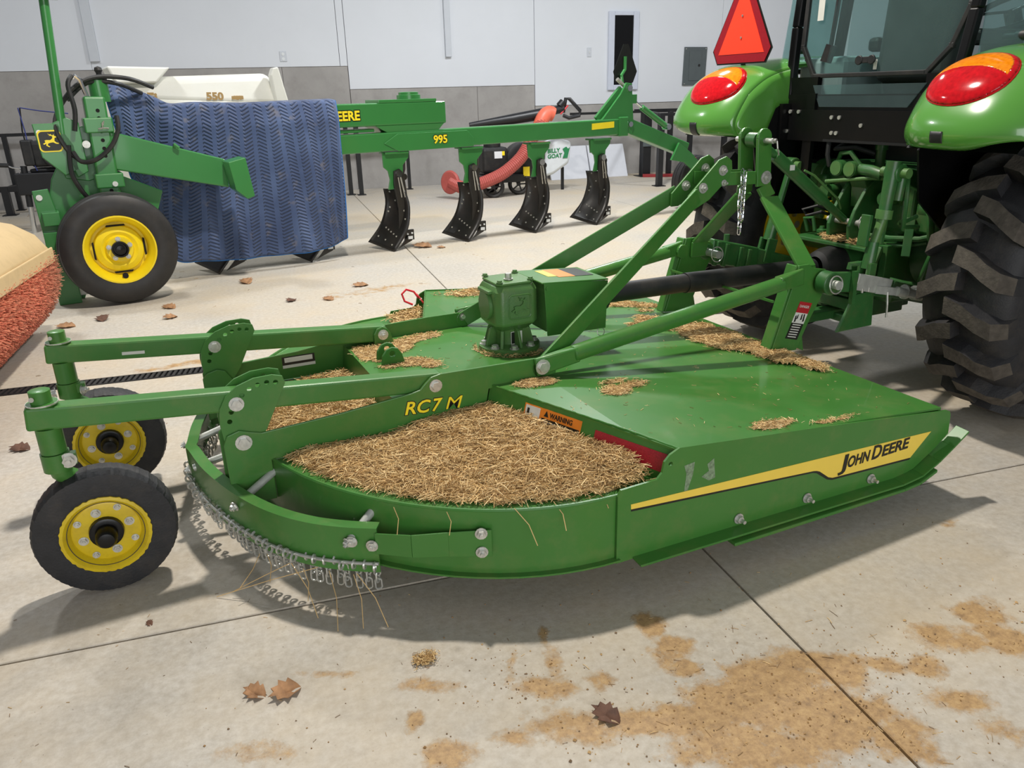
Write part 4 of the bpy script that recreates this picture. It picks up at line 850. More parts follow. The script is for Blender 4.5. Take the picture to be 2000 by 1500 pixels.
# cab
C = pe('cab')
def post(pts, w, name='post', mat='black_paint'):
    for p, q in zip(pts, pts[1:]): B().bar(p, q, w, w).build(name, mat, C, TOR, bev=.008)
for s in (-1, 1):
    post([(2.44, .52*s if s > 0 else -.46, 1.42), (2.48, .55*s if s > 0 else -.475, 1.78), (2.52, .53*s if s > 0 else -.50, 2.45)], .045); qy = .56 if s > 0 else .50
    post([(3.05, s*.84, 1.2), (3.10, s*.76, 2.45)], .05, 'door_post'); post([(3.85, s*.62, .9), (3.80, s*.62, 2.45)], .06, 'front_post')
    gq = B(); bt = [(2.475, qy+.02), (2.53, qy+.14), (2.61, qy+.235), (2.72, qy+.29), (3.05, qy+.31)]; tp_ = [(2.53, qy), (2.58, qy+.09), (2.65, qy+.16), (2.75, qy+.19), (3.09, qy+.21)]
    for off in (0, -.005): gq.v += [V(x, s*(y+off), 1.575) for x, y in bt]+[V(x, s*(y+off), 2.42) for x, y in tp_]
    for k in range(4): gq.f += [(k, k+1, k+6, k+5), (k+10, k+15, k+16, k+11)]
    gq.f += [(0, 5, 15, 10), (4, 14, 19, 9)]; gq.build('quarter_glass', 'glass_side', C, TOR, smooth=True, angle=60)
    B().tube([(x, s*(y-.003), 1.565) for x, y in [(2.44, qy-.03)]+bt], .016, 8).build('glass_seal', 'black_plastic', C, TOR, bev=.006)
    B().cyl((2.56, s*.62, 1.665), (2.56, s*.66, 1.665), .022).cyl((2.56, s*.56, 1.665), (2.56, s*.62, 1.665), .014).build('hinge_knob', 'black_plastic', C, TOR, smooth=True)
    B().hexa([(3.08, s*.77, 1.0), (3.82, s*.65, 1.0), (3.82, s*.645, 1.0), (3.08, s*.765, 1.0), (3.11, s*.77, 2.42), (3.80, s*.65, 2.42), (3.80, s*.645, 2.42), (3.11, s*.765, 2.42)]).build('door_glass', 'glass_clear', C, TOR)
    B().span(2.9, 3.9, s*.55, s*.60, .8, 1.2).build('side_sill', 'black_paint', C, TOR)
B().hexa([(3.86, -.6, 1.1), (3.86, .6, 1.1), (3.865, .6, 1.1), (3.865, -.6, 1.1), (3.80, -.6, 2.42), (3.80, .6, 2.42), (3.805, .6, 2.42), (3.805, -.6, 2.42)]).build('windscreen', 'glass_clear', C, TOR)
B().span(2.45, 3.9, -.72, .72, 2.43, 2.56).build('roof', 'green_fender', C, TOR, bev=.04, seg=3)
B().span(2.42, 2.46, -.50, .50, 1.36, 1.445).build('sill', 'black_paint', C, TOR)
B().hexa([(2.405, -.26, 1.385), (2.405, .27, 1.385), (2.41, .27, 1.385), (2.41, -.26, 1.385), (2.425, -.33, 1.49), (2.425, .345, 1.49), (2.43, .345, 1.49), (2.43, -.33, 1.49)]).build('lower_glass', 'glass', C, TOR)
for y in (-.30, .3): B().span(2.43, 2.46, y-.02 if y < 0 else y+.02, -.52 if y < 0 else .52, 1.36, 1.53).build('corner_panel', 'black_paint', C, TOR)
# rear window with frame, cut lower corners
RW = pe('rear_window')
wp = [(-.30, 1.535), (.375, 1.535), (.475, 1.68), (.50, 2.42), (-.48, 2.42), (-.455, 1.80), (-.40, 1.64)]
wf = [V(2.455+.06*(z-1.53), y, z) for y, z in wp]
fr_ = B()
for p, q in zip(wf, wf[1:]+wf[:1]): fr_.bar(p, q, .024, .022)
for p in wf: fr_.box(p, (.024, .024, .024))
fr_.build('window_frame', 'black_plastic', RW, TOR, bev=.004)
gl = B(); gl.v = [p+V(.002, 0, 0) for p in wf]+[p+V(.006, 0, 0) for p in wf]; n = len(wf); gl.f = [tuple(range(n)), tuple(range(2*n-1, n-1, -1))]; gl.build('pane', 'glass', RW, TOR)
B().cyl((2.44, .0, 1.60), (2.43, .0, 1.60), .022).cyl((2.44, -.115+.19, 1.60), (2.43, .075, 1.60), .022).bar((2.44, -.01, 1.60), (2.44, .09, 1.60), .012, .03).build('latch', 'black_plastic', RW, TOR, bev=.003, smooth=True)
B().bar((2.48, .31, 1.63), (2.50, .27, 2.3), .012, .02).bar((2.47, .32, 1.60), (2.48, .30, 1.68), .03, .05).build('wiper', 'black_plastic', RW, TOR)
B().span(2.464, 2.466, .36, .40, 1.80, 1.90).build('data_label', 'decal_white', RW, TOR)
B().span(2.452, 2.454, -.02, .0, 1.555, 1.60).build('data_label', 'decal_white', RW, TOR)
# seat, console, steering wheel, trim seen through the glass
ST = pe('seat')
B().box((2.74, -.03, 1.80), (.12, .44, .62), ry=.06).build('seat_back', 'seat_cloth', ST, TOR, bev=.05, seg=3, smooth=True); B().box((2.98, -.03, 1.46), (.50, .46, .14)).build('cushion', 'seat_cloth', ST, TOR, bev=.04, seg=3)
B().box((2.74, -.03, 2.2), (.10, .28, .18)).build('headrest', 'black_plastic', ST, TOR, bev=.04, seg=3)
for y in (.25, -.31): B().box((2.88, y, 1.68), (.34, .07, .07)).build('armrest', 'black_plastic', ST, TOR, bev=.02)
B().span(2.58, 3.3, .30, .62, 1.20, 1.63).build('console', 'cab_trim', C, TOR, bev=.03); B().span(2.62, 3.5, -.68, -.40, 1.20, 1.56).build('console', 'cab_trim', C, TOR, bev=.03)
B().span(2.6, 3.8, -.6, .6, 1.05, 1.10).build('cab_floor', 'black_plastic', C, TOR)
SW = pe('steering_wheel'); ctr = V(3.36, -.03, 1.82); ax_, a_, t_ = basis((-.5, 0, .87))
B().tube([ctr+(a_*math.cos(w)+t_*math.sin(w))*.20 for w in [2*PI*i/28 for i in range(28)]], .016, 8, closed=True).build('rim', 'black_plastic', SW, TOR, smooth=True)
sb = B()
for w in (0, 2.1, 4.2): sb.bar(ctr, ctr+(a_*math.cos(w)+t_*math.sin(w))*.19, .03, .012)
sb.cyl(ctr, ctr-ax_*.5, .04).build('column', 'black_plastic', SW, TOR)
B().box((3.66, -.05, 1.55), (.24, .60, .44), ry=-.2).build('dashboard', 'black_plastic', C, TOR, bev=.05, seg=3)
# bonnet, front axle and wheels ahead of the cab
B().span(3.88, 5.35, -.36, .36, .85, 1.50).build('bonnet', 'green_fender', TR, TOR, bev=.08, seg=4, smooth=True)
B().span(3.4, 5.2, -.18, .18, .45, .9).build('chassis', 'green_tractor', TR, TOR, bev=.02); B().cyl((4.95, -.62, .5), (4.95, .62, .5), .06).build('front_axle', 'green_tractor', TR, TOR)
for s in (-1, 1):
    W = pe('front_wheel'); y = s*.74
    B().lathe((4.95, y, .48), (0, 1, 0), [(-.10, .24), (-.14, .30), (-.14, .40), (-.10, .465), (0, .478), (.10, .465), (.14, .40), (.14, .30), (.10, .24)], 48, lambda j, i: .012*(j % 4 < 2) if i in (3, 4, 5) else 0).build('tyre', 'rubber', W, TOR, smooth=True)
    B().lathe((4.95, y, .48), (0, 1, 0), [(-.10, .25), (.0, .22), (.02, .12), (.02, 0)], 32).build('rim', 'yellow_rim', W, TOR, smooth=True)
# black body below the window
BD = pe('rear_body')
B().span(2.40, 2.42, -.50, .50, 1.215, 1.37).build('panel', 'black_paint', BD, TOR); B().span(2.80, 3.4, -.50, .50, .90, 1.215).build('bulkhead', 'black_paint', BD, TOR)
B().bar((2.41, -.40, 1.222), (2.41, .21, 1.222), .03, .012).build('panel_lip', 'black_metal', BD, TOR)
B().span(2.405, 2.43, .30, .36, 1.0, 1.45).build('upright', 'black_paint', BD, TOR); B().span(2.36, 2.48, .48, .52, .9, 1.40).build('upright', 'black_paint', BD, TOR)
for y, z in ((.16, 1.26), (.12, 1.335), (.17, 1.335), (.46, 1.36), (.475, 1.26), (.13, 1.26), (.40, 1.36), (-.02, 1.30)): B().cyl((2.40, y, z), (2.393, y, z), .010, seg=10).build('bolt', 'zinc', BD, TOR)
# transmission, rockshaft and three-point linkage
TM = pe('transmission')
B().span(2.55, 3.5, -.21, .21, .42, .98).build('housing', 'green_tractor', TM, TOR, bev=.03, seg=3); B().cyl((2.83, -.62, .67), (2.83, .62, .67), .11, seg=20).build('axle_housing', 'green_tractor', TM, TOR, smooth=True)
for s in (-1, 1): B().cyl((2.83, s*.20, .67), (2.83, s*.34, .67), .19, .12, seg=24).build('axle_flange', 'green_tractor', TM, TOR, smooth=True)
B().span(2.32, 2.60, -.21, .27, .715, .735).build('drawbar_shelf', 'green_tractor', TM, TOR, bev=.004); B().span(2.44, 2.60, -.24, -.20, .55, .74).build('shelf_side', 'green_tractor', TM, TOR, bev=.004)
B().lathe((2.22, 0, .618), (1, 0, 0), [(0, .052), (.015, .078), (.06, .092), (.10, .095), (.15, .10), (.16, .085), (.30, .08)], 32).build('shaft_bell', 'black_plastic', TM, TOR, smooth=True)
B().cyl((2.36, 0, .618), (2.6, 0, .618), .11, seg=24).build('output_housing', 'green_tractor', TM, TOR, smooth=True)
TB = pe('top_link_bracket')
for y in (-.06, .07):
    B().plate_xz([(2.36, .74), (2.35, .82), (2.38, .90), (2.44, 1.00), (2.52, 1.07), (2.60, 1.08), (2.60, .76)], y, .022).build('cheek', 'green_tractor', TB, TOR, bev=.006)
B().cyl((2.395, -.11, .835), (2.395, .11, .835), .016).build('pin', 'zinc', TB, TOR); B().tube([(2.395+.03*math.cos(t), -.112, .84+.036*math.sin(t)) for t in [2*PI*i/18 for i in range(18)]], .003, 6, closed=True).build('ring', 'zinc', TB, TOR)
for y in (-.03, .10, .17): B().lathe((2.42, y, .755), (0, 0, 1), [(0, .03), (.012, .03), (.016, .016), (.03, .012), (.03, 0)], 12).build('bolt_stack', 'green_tractor', TB, TOR)
B().tube([(2.40, .25, .75), (2.38, .26, .82), (2.38, .20, .83), (2.39, .19, .76)], .010, 8).build('handle_loop', 'green_tractor', TB, TOR, smooth=True)
TK = pe('top_link')
B().cyl((1.80, 0, 1.245), (1.92, 0, 1.165), .018, seg=14).cyl((1.88, 0, 1.19), (2.22, 0, .955), .030, seg=18).cyl((2.20, 0, .97), (2.38, 0, .845), .020, seg=14).build('barrel', 'green_tractor', TK, TOR, smooth=True)
B().tube([(2.05, -.03, 1.11), (2.10, -.045, 1.085), (2.28, -.04, .96), (2.33, -.02, .905)], .006, 6).build('handle', 'green_cast', TK, TOR, smooth=True); B().span(1.955, 1.985, -.033, -.031, 1.115, 1.14).build('data_label', 'decal_white', TK, TOR)
B().tube([(1.755, -.10, 1.262), (1.765, -.13, 1.262)], .010, 8).tube([(1.77, -.128, 1.262), (1.775, -.13, 1.23), (1.79, -.125, 1.20)], .004, 6).build('pin_clip', 'steel', TK, TOR)
RK = pe('rockshaft')
B().cyl((2.60, -.42, 1.02), (2.60, .42, 1.02), .062, seg=20).build('cross_shaft', 'green_tractor', RK, TOR, smooth=True); B().span(2.54, 2.78, -.24, .26, .78, 1.11).build('cover', 'green_tractor', RK, TOR, bev=.03, seg=3)
B().cyl((2.54, -.04, 1.08), (2.54, -.04, 1.235), .024, seg=16).cyl((2.54, -.04, 1.18), (2.54, -.04, 1.205), .030, seg=16).build('filler_tube', 'green_tractor', RK, TOR, smooth=True); B().box((2.54, -.04, 1.243), (.03, .03, .016)).build('filler_cap', 'dirt_clod', RK, TOR)
for y in (.02, .105): B().cyl((2.40, y, 1.09), (2.52, y, 1.09), .040, seg=18).build('coupler', 'green_tractor', RK, TOR, smooth=True); B().cyl((2.395, y, 1.09), (2.40, y, 1.09), .034, seg=18).build('coupler_cap', 'green_cast', RK, TOR)
B().plate_xz([(2.42, 1.05), (2.52, 1.06), (2.52, .90), (2.46, .90), (2.45, 1.0)], -.01, .10).build('coupler_bracket', 'green_tractor', RK, TOR, bev=.006)
B().tube([(2.44, -.02, 1.10), (2.42, .04, 1.17), (2.44, .12, 1.16), (2.46, .16, 1.10)], .012, 8).build('guard_loop', 'green_tractor', RK, TOR, smooth=True)
for y0_, y1_, z0_, z1_ in ((-.30, -.24, .80, 1.06), (.26, .33, .80, 1.04)): B().span(2.50, 2.76, y0_, y1_, z0_, z1_).build('side_casting', 'green_tractor', RK, TOR, bev=.02, seg=3)
for y, z in ((-.20, .95), (-.12, .86), (.20, .95), (.22, .85), (-.22, .84), (.15, 1.03)): B().hexbolt((2.538, y, z), (-1, 0, 0), .014).build('bolt', 'green_cast', RK, TOR)
for y in (-.17, .21): B().cyl((2.44, y, .96), (2.56, y, .96), .034, seg=16).build('spool_end', 'green_tractor', RK, TOR, smooth=True)
B().tube([(2.46, .20, 1.0), (2.40, .16, 1.02), (2.42, -.10, 1.055), (2.44, -.2, 1.06)], .010, 8).build('link_rod', 'green_cast', RK, TOR, smooth=True)
B().tube([(2.43, -.16, 1.075), (2.42, -.10, 1.09), (2.44, -.02, 1.09)], .028, 12).build('hydraulic_port', 'green_tractor', RK, TOR, smooth=True)
for s in (-1, 1):
    LA = pe('lift_arm'); y1 = s*.42
    p0, p1 = V(2.60, s*.34, 1.02), V(2.20 if s < 0 else 2.40, y1, 1.12 if s < 0 else 1.085)
    B().bar(p0, p1, .035, .11, h2=.06).cyl(p0-V(0, .04, 0), p0+V(0, .04, 0), .095, seg=20).cyl(p1-V(0, .035, 0), p1+V(0, .035, 0), .040, seg=18).build('arm', 'green_tractor', LA, TOR, bev=.006, smooth=True)
    B().cyl(p1-V(0, .07, 0), p1+V(0, .07, 0), .022, seg=14).build('pin', 'green_cast', LA, TOR, smooth=True)
    LL = pe('lift_link')
    if s < 0:
        q = V(2.10, y1, .60)
        B().cyl(p1+V(-.02, 0, .05), p1+V(-.035, 0, -.16), .032, .027, seg=16).cyl(p1+V(.02, -.02, 0), p1+V(.01, -.02, -.12), .022, seg=12).build('gear_case', 'green_tractor', LL, TOR, smooth=True)
        B().cyl(p1+V(-.035, 0, -.16), p1+V(-.038, 0, -.20), .036, seg=16).build('collar', 'green_cast', LL, TOR, smooth=True)
        B().cyl(p1+V(-.036, 0, -.18), q+V(.02, 0, .20), .021, seg=14).build('screw_rod', 'green_cast', LL, TOR, smooth=True)
        B().cyl(q+V(.02, 0, .22), q+V(.005, 0, .10), .026, .030, seg=14).build('socket', 'green_tractor', LL, TOR, smooth=True)
        for dy in (-.028, .028): B().bar(q+V(.003, dy, .13), q+V(-.005, dy, -.02), .016, .045, up=(1, 0, 0)).build('clevis_leg', 'green_tractor', LL, TOR, bev=.004)
        for dx in (-.045, .055): B().bar(q+V(.03+dx, .03, .20), q+V(.04+dx, .03, .34), .02, .05, up=(0, 1, 0)).build('guard_plate', 'green_tractor', LL, TOR, bev=.003)
        B().tube([p1+V(.06, -.02, -.02), p1+V(.03, -.05, -.12), p1+V(.05, -.04, -.24), p1+V(.16, -.03, -.25)], .011, 8).tube([p1+V(.05, -.02, -.15), p1+V(.07, -.03, -.22), p1+V(.14, -.03, -.20)], .010, 8).build('crank_handle', 'green_tractor', LL, TOR, smooth=True)
    else:
        q = V(2.262, y1, .585)
        B().cyl(p1, p1+(q-p1)*.45, .018, seg=14).cyl(p1+(q-p1)*.42, p1+(q-p1)*.48, .024, seg=14).cyl(p1+(q-p1)*.46, p1+(q-p1)*.80, .032, seg=16).build('rod', 'green_tractor', LL, TOR, smooth=True)
        for dy in (-.03, .03): B().bar(p1+(q-p1)*.78+V(0, dy, 0), q+V(0, dy, -.02), .018, .065, up=(1, 0, 0)).build('clevis_leg', 'green_tractor', LL, TOR, bev=.004)
    LK = pe('lower_link')
    if s < 0:
        y = -.45
        B().cyl((1.835, y-.03, .672), (1.835, y+.03, .672), .052, seg=24).bar((1.86, y, .672), (1.97, y, .66), .03, .09).build('ball_end', 'green_tractor', LK, TOR, bev=.005, smooth=True)
        B().bar((1.95, y, .66), (2.30, y+.05, .575), .026, .085).build('link_bar', 'green_tractor', LK, TOR, bev=.005)
        B().bar((1.98, y-.024, .665), (2.20, y-.024, .612), .02, .075).build('link_sleeve', 'galv', LK, TOR, bev=.004)
        B().tube([(1.955, y, .72), (1.955, y, .74), (2.0, y-.01, .742)], .012, 8).box((1.965, y-.028, .64), (.02, .02, .15)).build('latch', 'green_tractor', LK, TOR, smooth=False)
        for x in (1.97, 2.02, 2.06): B().cyl((x, y-.03, .60+.01*(x > 2)), (x, y-.03, .63), .006).build('stud', 'zinc', LK, TOR)
        B().bar((2.30, y+.05, .575), (2.72, y+.16, .46), .03, .08).build('link_bar', 'green_tractor', LK, TOR, bev=.005)
        # stabiliser turnbuckle running to the wheel side
        B().bar((2.10, y-.03, .615), (2.24, y-.05, .590), .024, .035).cyl((2.22, y-.05, .595), (2.34, y-.07, .57), .022, seg=14).cyl((2.30, y-.065, .58), (2.62, y-.11, .52), .018, seg=6).build('turnbuckle', 'galv', LK, TOR, smooth=True)
        for x in (2.27, 2.33, 2.36): B().lathe((x, y-.04-(x-2.2)*.12, .60-(x-2.2)*.19), (1, -.14, -.2), [(0, .02), (0, .034), (.012, .034), (.012, .02)], 16).build('ring', 'zinc', LK, TOR)
        B().tube([(2.16, y-.05, .60), (2.165, y-.055, .54), (2.17, y-.055, .48)], .005, 6).build('cotter_pin', 'zinc', LK, TOR)
        B().hexa([(1.905, y-.02, .435), (2.15, y+.0, .43), (2.15, y+.015, .43), (1.905, y-.005, .435), (1.99, y-.02, .60), (2.135, y+.0, .60), (2.135, y+.015, .60), (1.99, y-.005, .60)]).build('sway_plate', 'green_tractor', LK, TOR, bev=.004)
    else:
        y = .42
        B().cyl((1.835, y-.03, .672), (1.835, y+.03, .672), .045, seg=24).hexa([(1.87, y-.03, .60), (2.20, y-.03, .535), (2.20, y+.03, .535), (1.87, y+.03, .60), (1.88, y-.03, .735), (2.20, y-.03, .655), (2.20, y+.03, .655), (1.88, y+.03, .735)]).build('ball_end', 'green_tractor', LK, TOR, bev=.008, smooth=True)
        for x in (1.90, 1.96, 2.06, 2.12): B().box((x, y-.035, .655-(x-1.9)*.24), (.025, .018, .13-.1*(x-1.9)), ry=.22).build('rib', 'green_tractor', LK, TOR, bev=.004)
        B().cyl((1.99, y, .69), (1.99, y, .745), .016, seg=10).build('latch_knob', 'green_tractor', LK, TOR)
        B().bar((2.18, y, .60), (2.72, y-.10, .46), .04, .11, h2=.08).build('link_bar', 'green_tractor', LK, TOR, bev=.006)
        B().box((2.29, y-.03, .545), (.05, .05, .03)).build('pad', 'rubber', LK, TOR, bev=.004)
# drawbar frame, hoses and brackets around the axle
DB = pe('drawbar')
B().bar((2.0, 0, .36), (2.9, 0, .36), .10, .045).build('bar', 'green_tractor', DB, TOR, bev=.005); B().span(2.34, 2.40, -.14, .24, .40, .46).build('crossbar', 'green_tractor', DB, TOR, bev=.005); B().span(2.32, 2.62, -.14, .2, .475, .49).build('shelf', 'green_tractor', DB, TOR, bev=.003); B().span(2.34, 2.40, -.14, .24, .33, .37).build('crossbar', 'green_tractor', DB, TOR, bev=.005)
for y in (-.08, .20): B().span(2.50, 2.8, y-.015, y+.015, .33, .56).build('hanger', 'green_tractor', DB, TOR, bev=.005)
hs = B().tube([(2.52, -.36, .94), (2.50, -.40, .90), (2.51, -.41, .80), (2.56, -.40, .74)], .016, 10).tube([(2.46, -.10, .77), (2.47, -.22, .772), (2.50, -.36, .785), (2.53, -.40, .80)], .014, 10).tube([(2.48, -.20, .735), (2.49, -.30, .745), (2.53, -.38, .77)], .010, 8).tube([(2.54, -.41, .72), (2.52, -.40, .64), (2.54, -.37, .58), (2.6, -.36, .55)], .014, 10).tube([(2.45, -.27, .575), (2.48, -.33, .565), (2.56, -.38, .55)], .014, 10)
hs.build('steel_lines', 'green_tractor', TR, TOR, smooth=True)
B().bar((2.42, -.20, .73), (2.30, -.22, .48), .05, .02).bar((2.50, -.30, .88), (2.46, -.33, .70), .04, .02).build('stay', 'green_tractor', TR, TOR, bev=.003)
B().box((2.62, -.36, .88), (.20, .14, .16)).cyl((2.58, -.30, .92), (2.58, -.45, .92), .065, seg=20).build('brake_housing', 'green_tractor', TR, TOR, bev=.02, smooth=True)
B().tube([(2.44, .28, .80), (2.40, .30, .86), (2.45, .25, .88), (2.55, .22, .84)], .009, 8).build('hose', 'black_plastic', TR, TOR, smooth=True); B().tube([(2.43, .25, .78), (2.40, .27, .83), (2.45, .22, .85), (2.55, .2, .82)], .009, 8).build('hose', 'black_plastic', TR, TOR, smooth=True); B().tube([(2.50, .14, 1.22), (2.44, .16, 1.18), (2.46, .05, 1.19), (2.52, -.02, 1.16)], .012, 8).build('hose', 'black_plastic', TR, TOR, smooth=True); B().tube([(2.42, .19, 1.24), (2.40, .17, 1.15), (2.41, .16, 1.10), (2.46, .15, 1.07)], .012, 8).build('hose', 'black_plastic', TR, TOR, smooth=True)
B().span(2.52, 2.58, .22, .32, .80, .90).build('yellow_bracket', 'yellow', TR, TOR, bev=.01)
hay_patch('hay caught on the drawbar shelf behind the tractor', blobs([(2.42, .02, .09, .15, 0)]), (2.33, 2.52, -.14, .18), lambda x, y: .735, lambda x, y: .010, 700, cell=.015, lmin=.02, lmax=.06)
hay_patch('hay on the lower drawbar crossbar', blobs([(2.42, -.04, .08, .08, 0)]), (2.33, 2.52, -.13, .05), lambda x, y: .49, lambda x, y: .008, 350, cell=.015, lmin=.02, lmax=.05)
# slow-moving-vehicle triangle on its bracket
SV = pe('smv_sign'); A_ = []
def tri(cx, cz, S, cut, k):    # truncated triangle with cut corners
    pts = [(-S, -.58*S), (S, -.58*S), (0, 1.15*S)]; o = []
    for i in range(3):
        p, a, c = [V(*pts[j], 0) for j in (i, (i-1) % 3, (i+1) % 3)]; o += [p+(a-p).normalized()*cut, p+(c-p).normalized()*cut]
    return [(cx+q.x, cz+q.y) for q in o]
sx_, sy_, sz_ = 2.30, .775, 1.775
B().prism(tri(0, 0, .285, .085, 0), (sx_, sy_, sz_), (0, -1, 0), (0, 0, 1), -.004).build('backing', 'decal_black', SV, TOR)
B().prism(tri(0, 0, .272, .080, 0), (sx_-.004, sy_, sz_), (0, -1, 0), (0, 0, 1), -.0015).build('red_border', 'smv_red', SV, TOR)
B().prism([(-.186, -.112), (.186, -.112), (0, .235)], (sx_-.006, sy_, sz_), (0, -1, 0), (0, 0, 1), -.0015).build('orange_triangle', 'smv_orange', SV, TOR)
for z in (-.03, .08): B().cyl((sx_-.008, sy_, sz_+z), (sx_-.011, sy_, sz_+z), .006, seg=8).build('screw', 'steel', SV, TOR)
B().bar((sx_+.02, sy_, 1.55), (sx_+.02, sy_, 1.95), .03, .008, up=(1, 0, 0)).build('bracket', 'black_metal', SV, TOR)
# ------------------------------------------------------------------ moldboard plow behind the cutter; x along the beam, y away from the camera
PO = (1.129, 7.885, 0); PRZ = R_(14.4)
PL = empty('moldboard_plow', PO, PRZ, label='long green moldboard plow with black curved bottoms along the back', cat='plow')
def pb(b, name, mat='green_plow', bev=.004, parent=None, **k): return b.build(name, mat, parent or PL, bev=bev, **k)
beam = pb(B().bar((-2.4, .19, 1.045), (3.05, .19, 1.083), .18, .178), 'main_beam', bev=.012)
pb(B().prism([(.02, 1.05), (.17, .968), (1.02, .972), (1.02, 1.06), (.95, 1.135), (.17, 1.135)], (0, .10, 0), (1, 0, 0), (0, 0, 1), .012), 'gusset_plate')
pb(B().span(2.95, 3.08, .08, .30, .975, 1.19), 'end_collar', bev=.01)
B().prism([(2.56, 1.065), (2.88, 1.078), (2.88, 1.145), (2.56, 1.132)], (0, .0985, 0), (1, 0, 0), (0, 0, 1), .002).build('reflective_decal', 'letter_yellow', beam)
ub = pb(B().span(-2.0, .72, .10, .48, 1.215, 1.425), 'upper_beam', bev=.014, seg=3)
pb(B().span(.0, .62, .10, .45, 1.424, 1.452), 'cover_plate'); pb(B().lathe((.40, .28, 1.44), (0, 0, 1), [(0, .12), (.05, .12), (.055, .10), (.075, .10), (.08, .08), (.08, 0)], 20), 'pivot_cap', bev=0, smooth=True)
pb(B().hexa([(.10, .12, 1.135), (.62, .12, 1.135), (.62, .45, 1.135), (.10, .45, 1.135), (-.05, .11, 1.216), (.70, .11, 1.216), (.70, .47, 1.216), (-.05, .47, 1.216)]), 'saddle'); pb(B().span(-.45, -.05, .14, .3, 1.16, 1.19), 'slide_bar')
for nm, mt, of, dy in (('lettering_edge', 'decal_black', .012, .0985), ('lettering', 'letter_yellow', .004, .0965)):
    text(nm, 'JOHN DEERE', .118, mt, ub, (-.83, dy, 1.275), (1, 0, .006), (0, 0, 1), off=of, sx=.93); text(nm, '995', .108, mt, beam, (.555, dy-.014, 1.025), (1, 0, .006), (0, 0, 1), off=of*.8, sx=.98)
def bez(t, pts):
    p = smooth_path(pts, 8); u = t*(len(p)-1); i = min(int(u), len(p)-2); return p[i].lerp(p[i+1], u-i)
Lc = [(.055, .30, .60), (.05, .26, .45), (-.015, .28, .25), (-.135, .36, .066)]; Rc = [(.195, .08, .588), (.222, .05, .42), (.165, .02, .20), (0, 0, .004)]
for k in range(-2, 4):
    dx = .857*k; b0 = empty('plow_bottom', (0, 0, 0)); b0.parent = PL
    D_ = V(dx, 0, 0)
    m = B(); nu, nv = 12, 8; base = len(m.v)
    for i in range(nu+1):
        a, c = bez(i/nu, Lc), bez(i/nu, Rc)
        for j in range(nv+1):
            t = j/nv; p = a.lerp(c, t); p.y += .05*math.sin(PI*t)*math.sin(PI*min(1, i/nu*1.1)); m.v.append(p+D_)
    for i in range(nu):
        for j in range(nv): q = i*(nv+1)+j; m.f.append((q, q+1, q+nv+2, q+nv+1))
    mo = m.build('moldboard', 'plow_black', b0, smooth=True); md = mo.modifiers.new('t', 'SOLIDIFY'); md.thickness = .014; md.offset = 1
    hd = B()
    for (u, t) in ((.08, .3), (.12, .75), (.25, .5), (.38, .25), (.40, .82), (.45, .2), (.52, .88), (.55, .7), (.70, .3), (.72, .42), (.74, .54), (.76, .66), (.78, .78), (.84, .2), (.86, .5), (.9, .8)):
        p = bez(u, Lc).lerp(bez(u, Rc), t)+D_; p.y += .05*math.sin(PI*t)*math.sin(PI*min(1, u*1.1)); hd.cyl(p+V(0, .004, 0), p-V(.0, .006, 0), .009, seg=8)
    hd.build('bolt_heads', 'zinc', b0)
    # green bracket under the beam and the black standard
    B().prism([(.01, .965), (.30, .965), (.29, .90), (.225, .83), (.215, .70), (.10, .60), (.05, .60), (.075, .70), (.06, .78), (.015, .82)], D_+V(0, .16, 0), (1, 0, 0), (0, 0, 1), .02).prism([(.06, .96), (.28, .96), (.18, .83), (.08, .80)], D_+V(0, .26, 0), (1, 0, 0), (0, 0, 1), .02).span(dx+.03, dx+.28, .10, .28, .945, .965).build('frog_bracket', 'green_plow', b0, bev=.004)
    B().prism([(.11, .78), (.17, .80), (.215, .74), (.23, .60), (.25, .30), (.17, .12), (.11, .12), (.13, .40), (.10, .65)], D_+V(0, .135, 0), (1, 0, 0), (0, 0, 1), .03).build('standard', 'plow_black', b0, bev=.004)
    B().cyl(D_+V(.16, .085, .755), D_+V(.16, .14, .755), .034, seg=14).build('pivot_bolt', 'chrome', b0, smooth=True); B().tube([D_+V(.17, .098, .72), D_+V(.205, .09, .52)], .009, 6).tube([D_+V(.145, .098, .72), D_+V(.17, .10, .52)], .007, 6).build('trip_rods', 'steel', b0)
    B().tube([D_+V(.27, .24, .93), D_+V(.26, .24, .78), D_+V(.24, .24, .70), D_+V(.24, .24, .45)], [.03, .03, .02, .02], 10).cyl(D_+V(.25, .18, .71), D_+V(.25, .28, .71), .032).build('trip_leg', 'plow_black', b0, smooth=True)
    B().hexa([V(x, y, z)+D_ for x, y, z in ((.06, .03, .02), (.26, .12, .07), (.27, .14, .07), (.08, .06, .02), (.15, .03, .10), (.26, .12, .19), (.27, .14, .19), (.16, .06, .10))]).span(dx+.165, dx+.27, .08, .11, .085, .19).build('landside', 'plow_black', b0, bev=.003)
    B().cyl(D_+V(.195, .08, .15), D_+V(.195, .072, .15), .010, seg=8).cyl(D_+V(.245, .08, .155), D_+V(.245, .072, .155), .010, seg=8).span(dx+.20, dx+.25, .074, .08, .095, .125).build('fasteners', 'white_plate', b0)
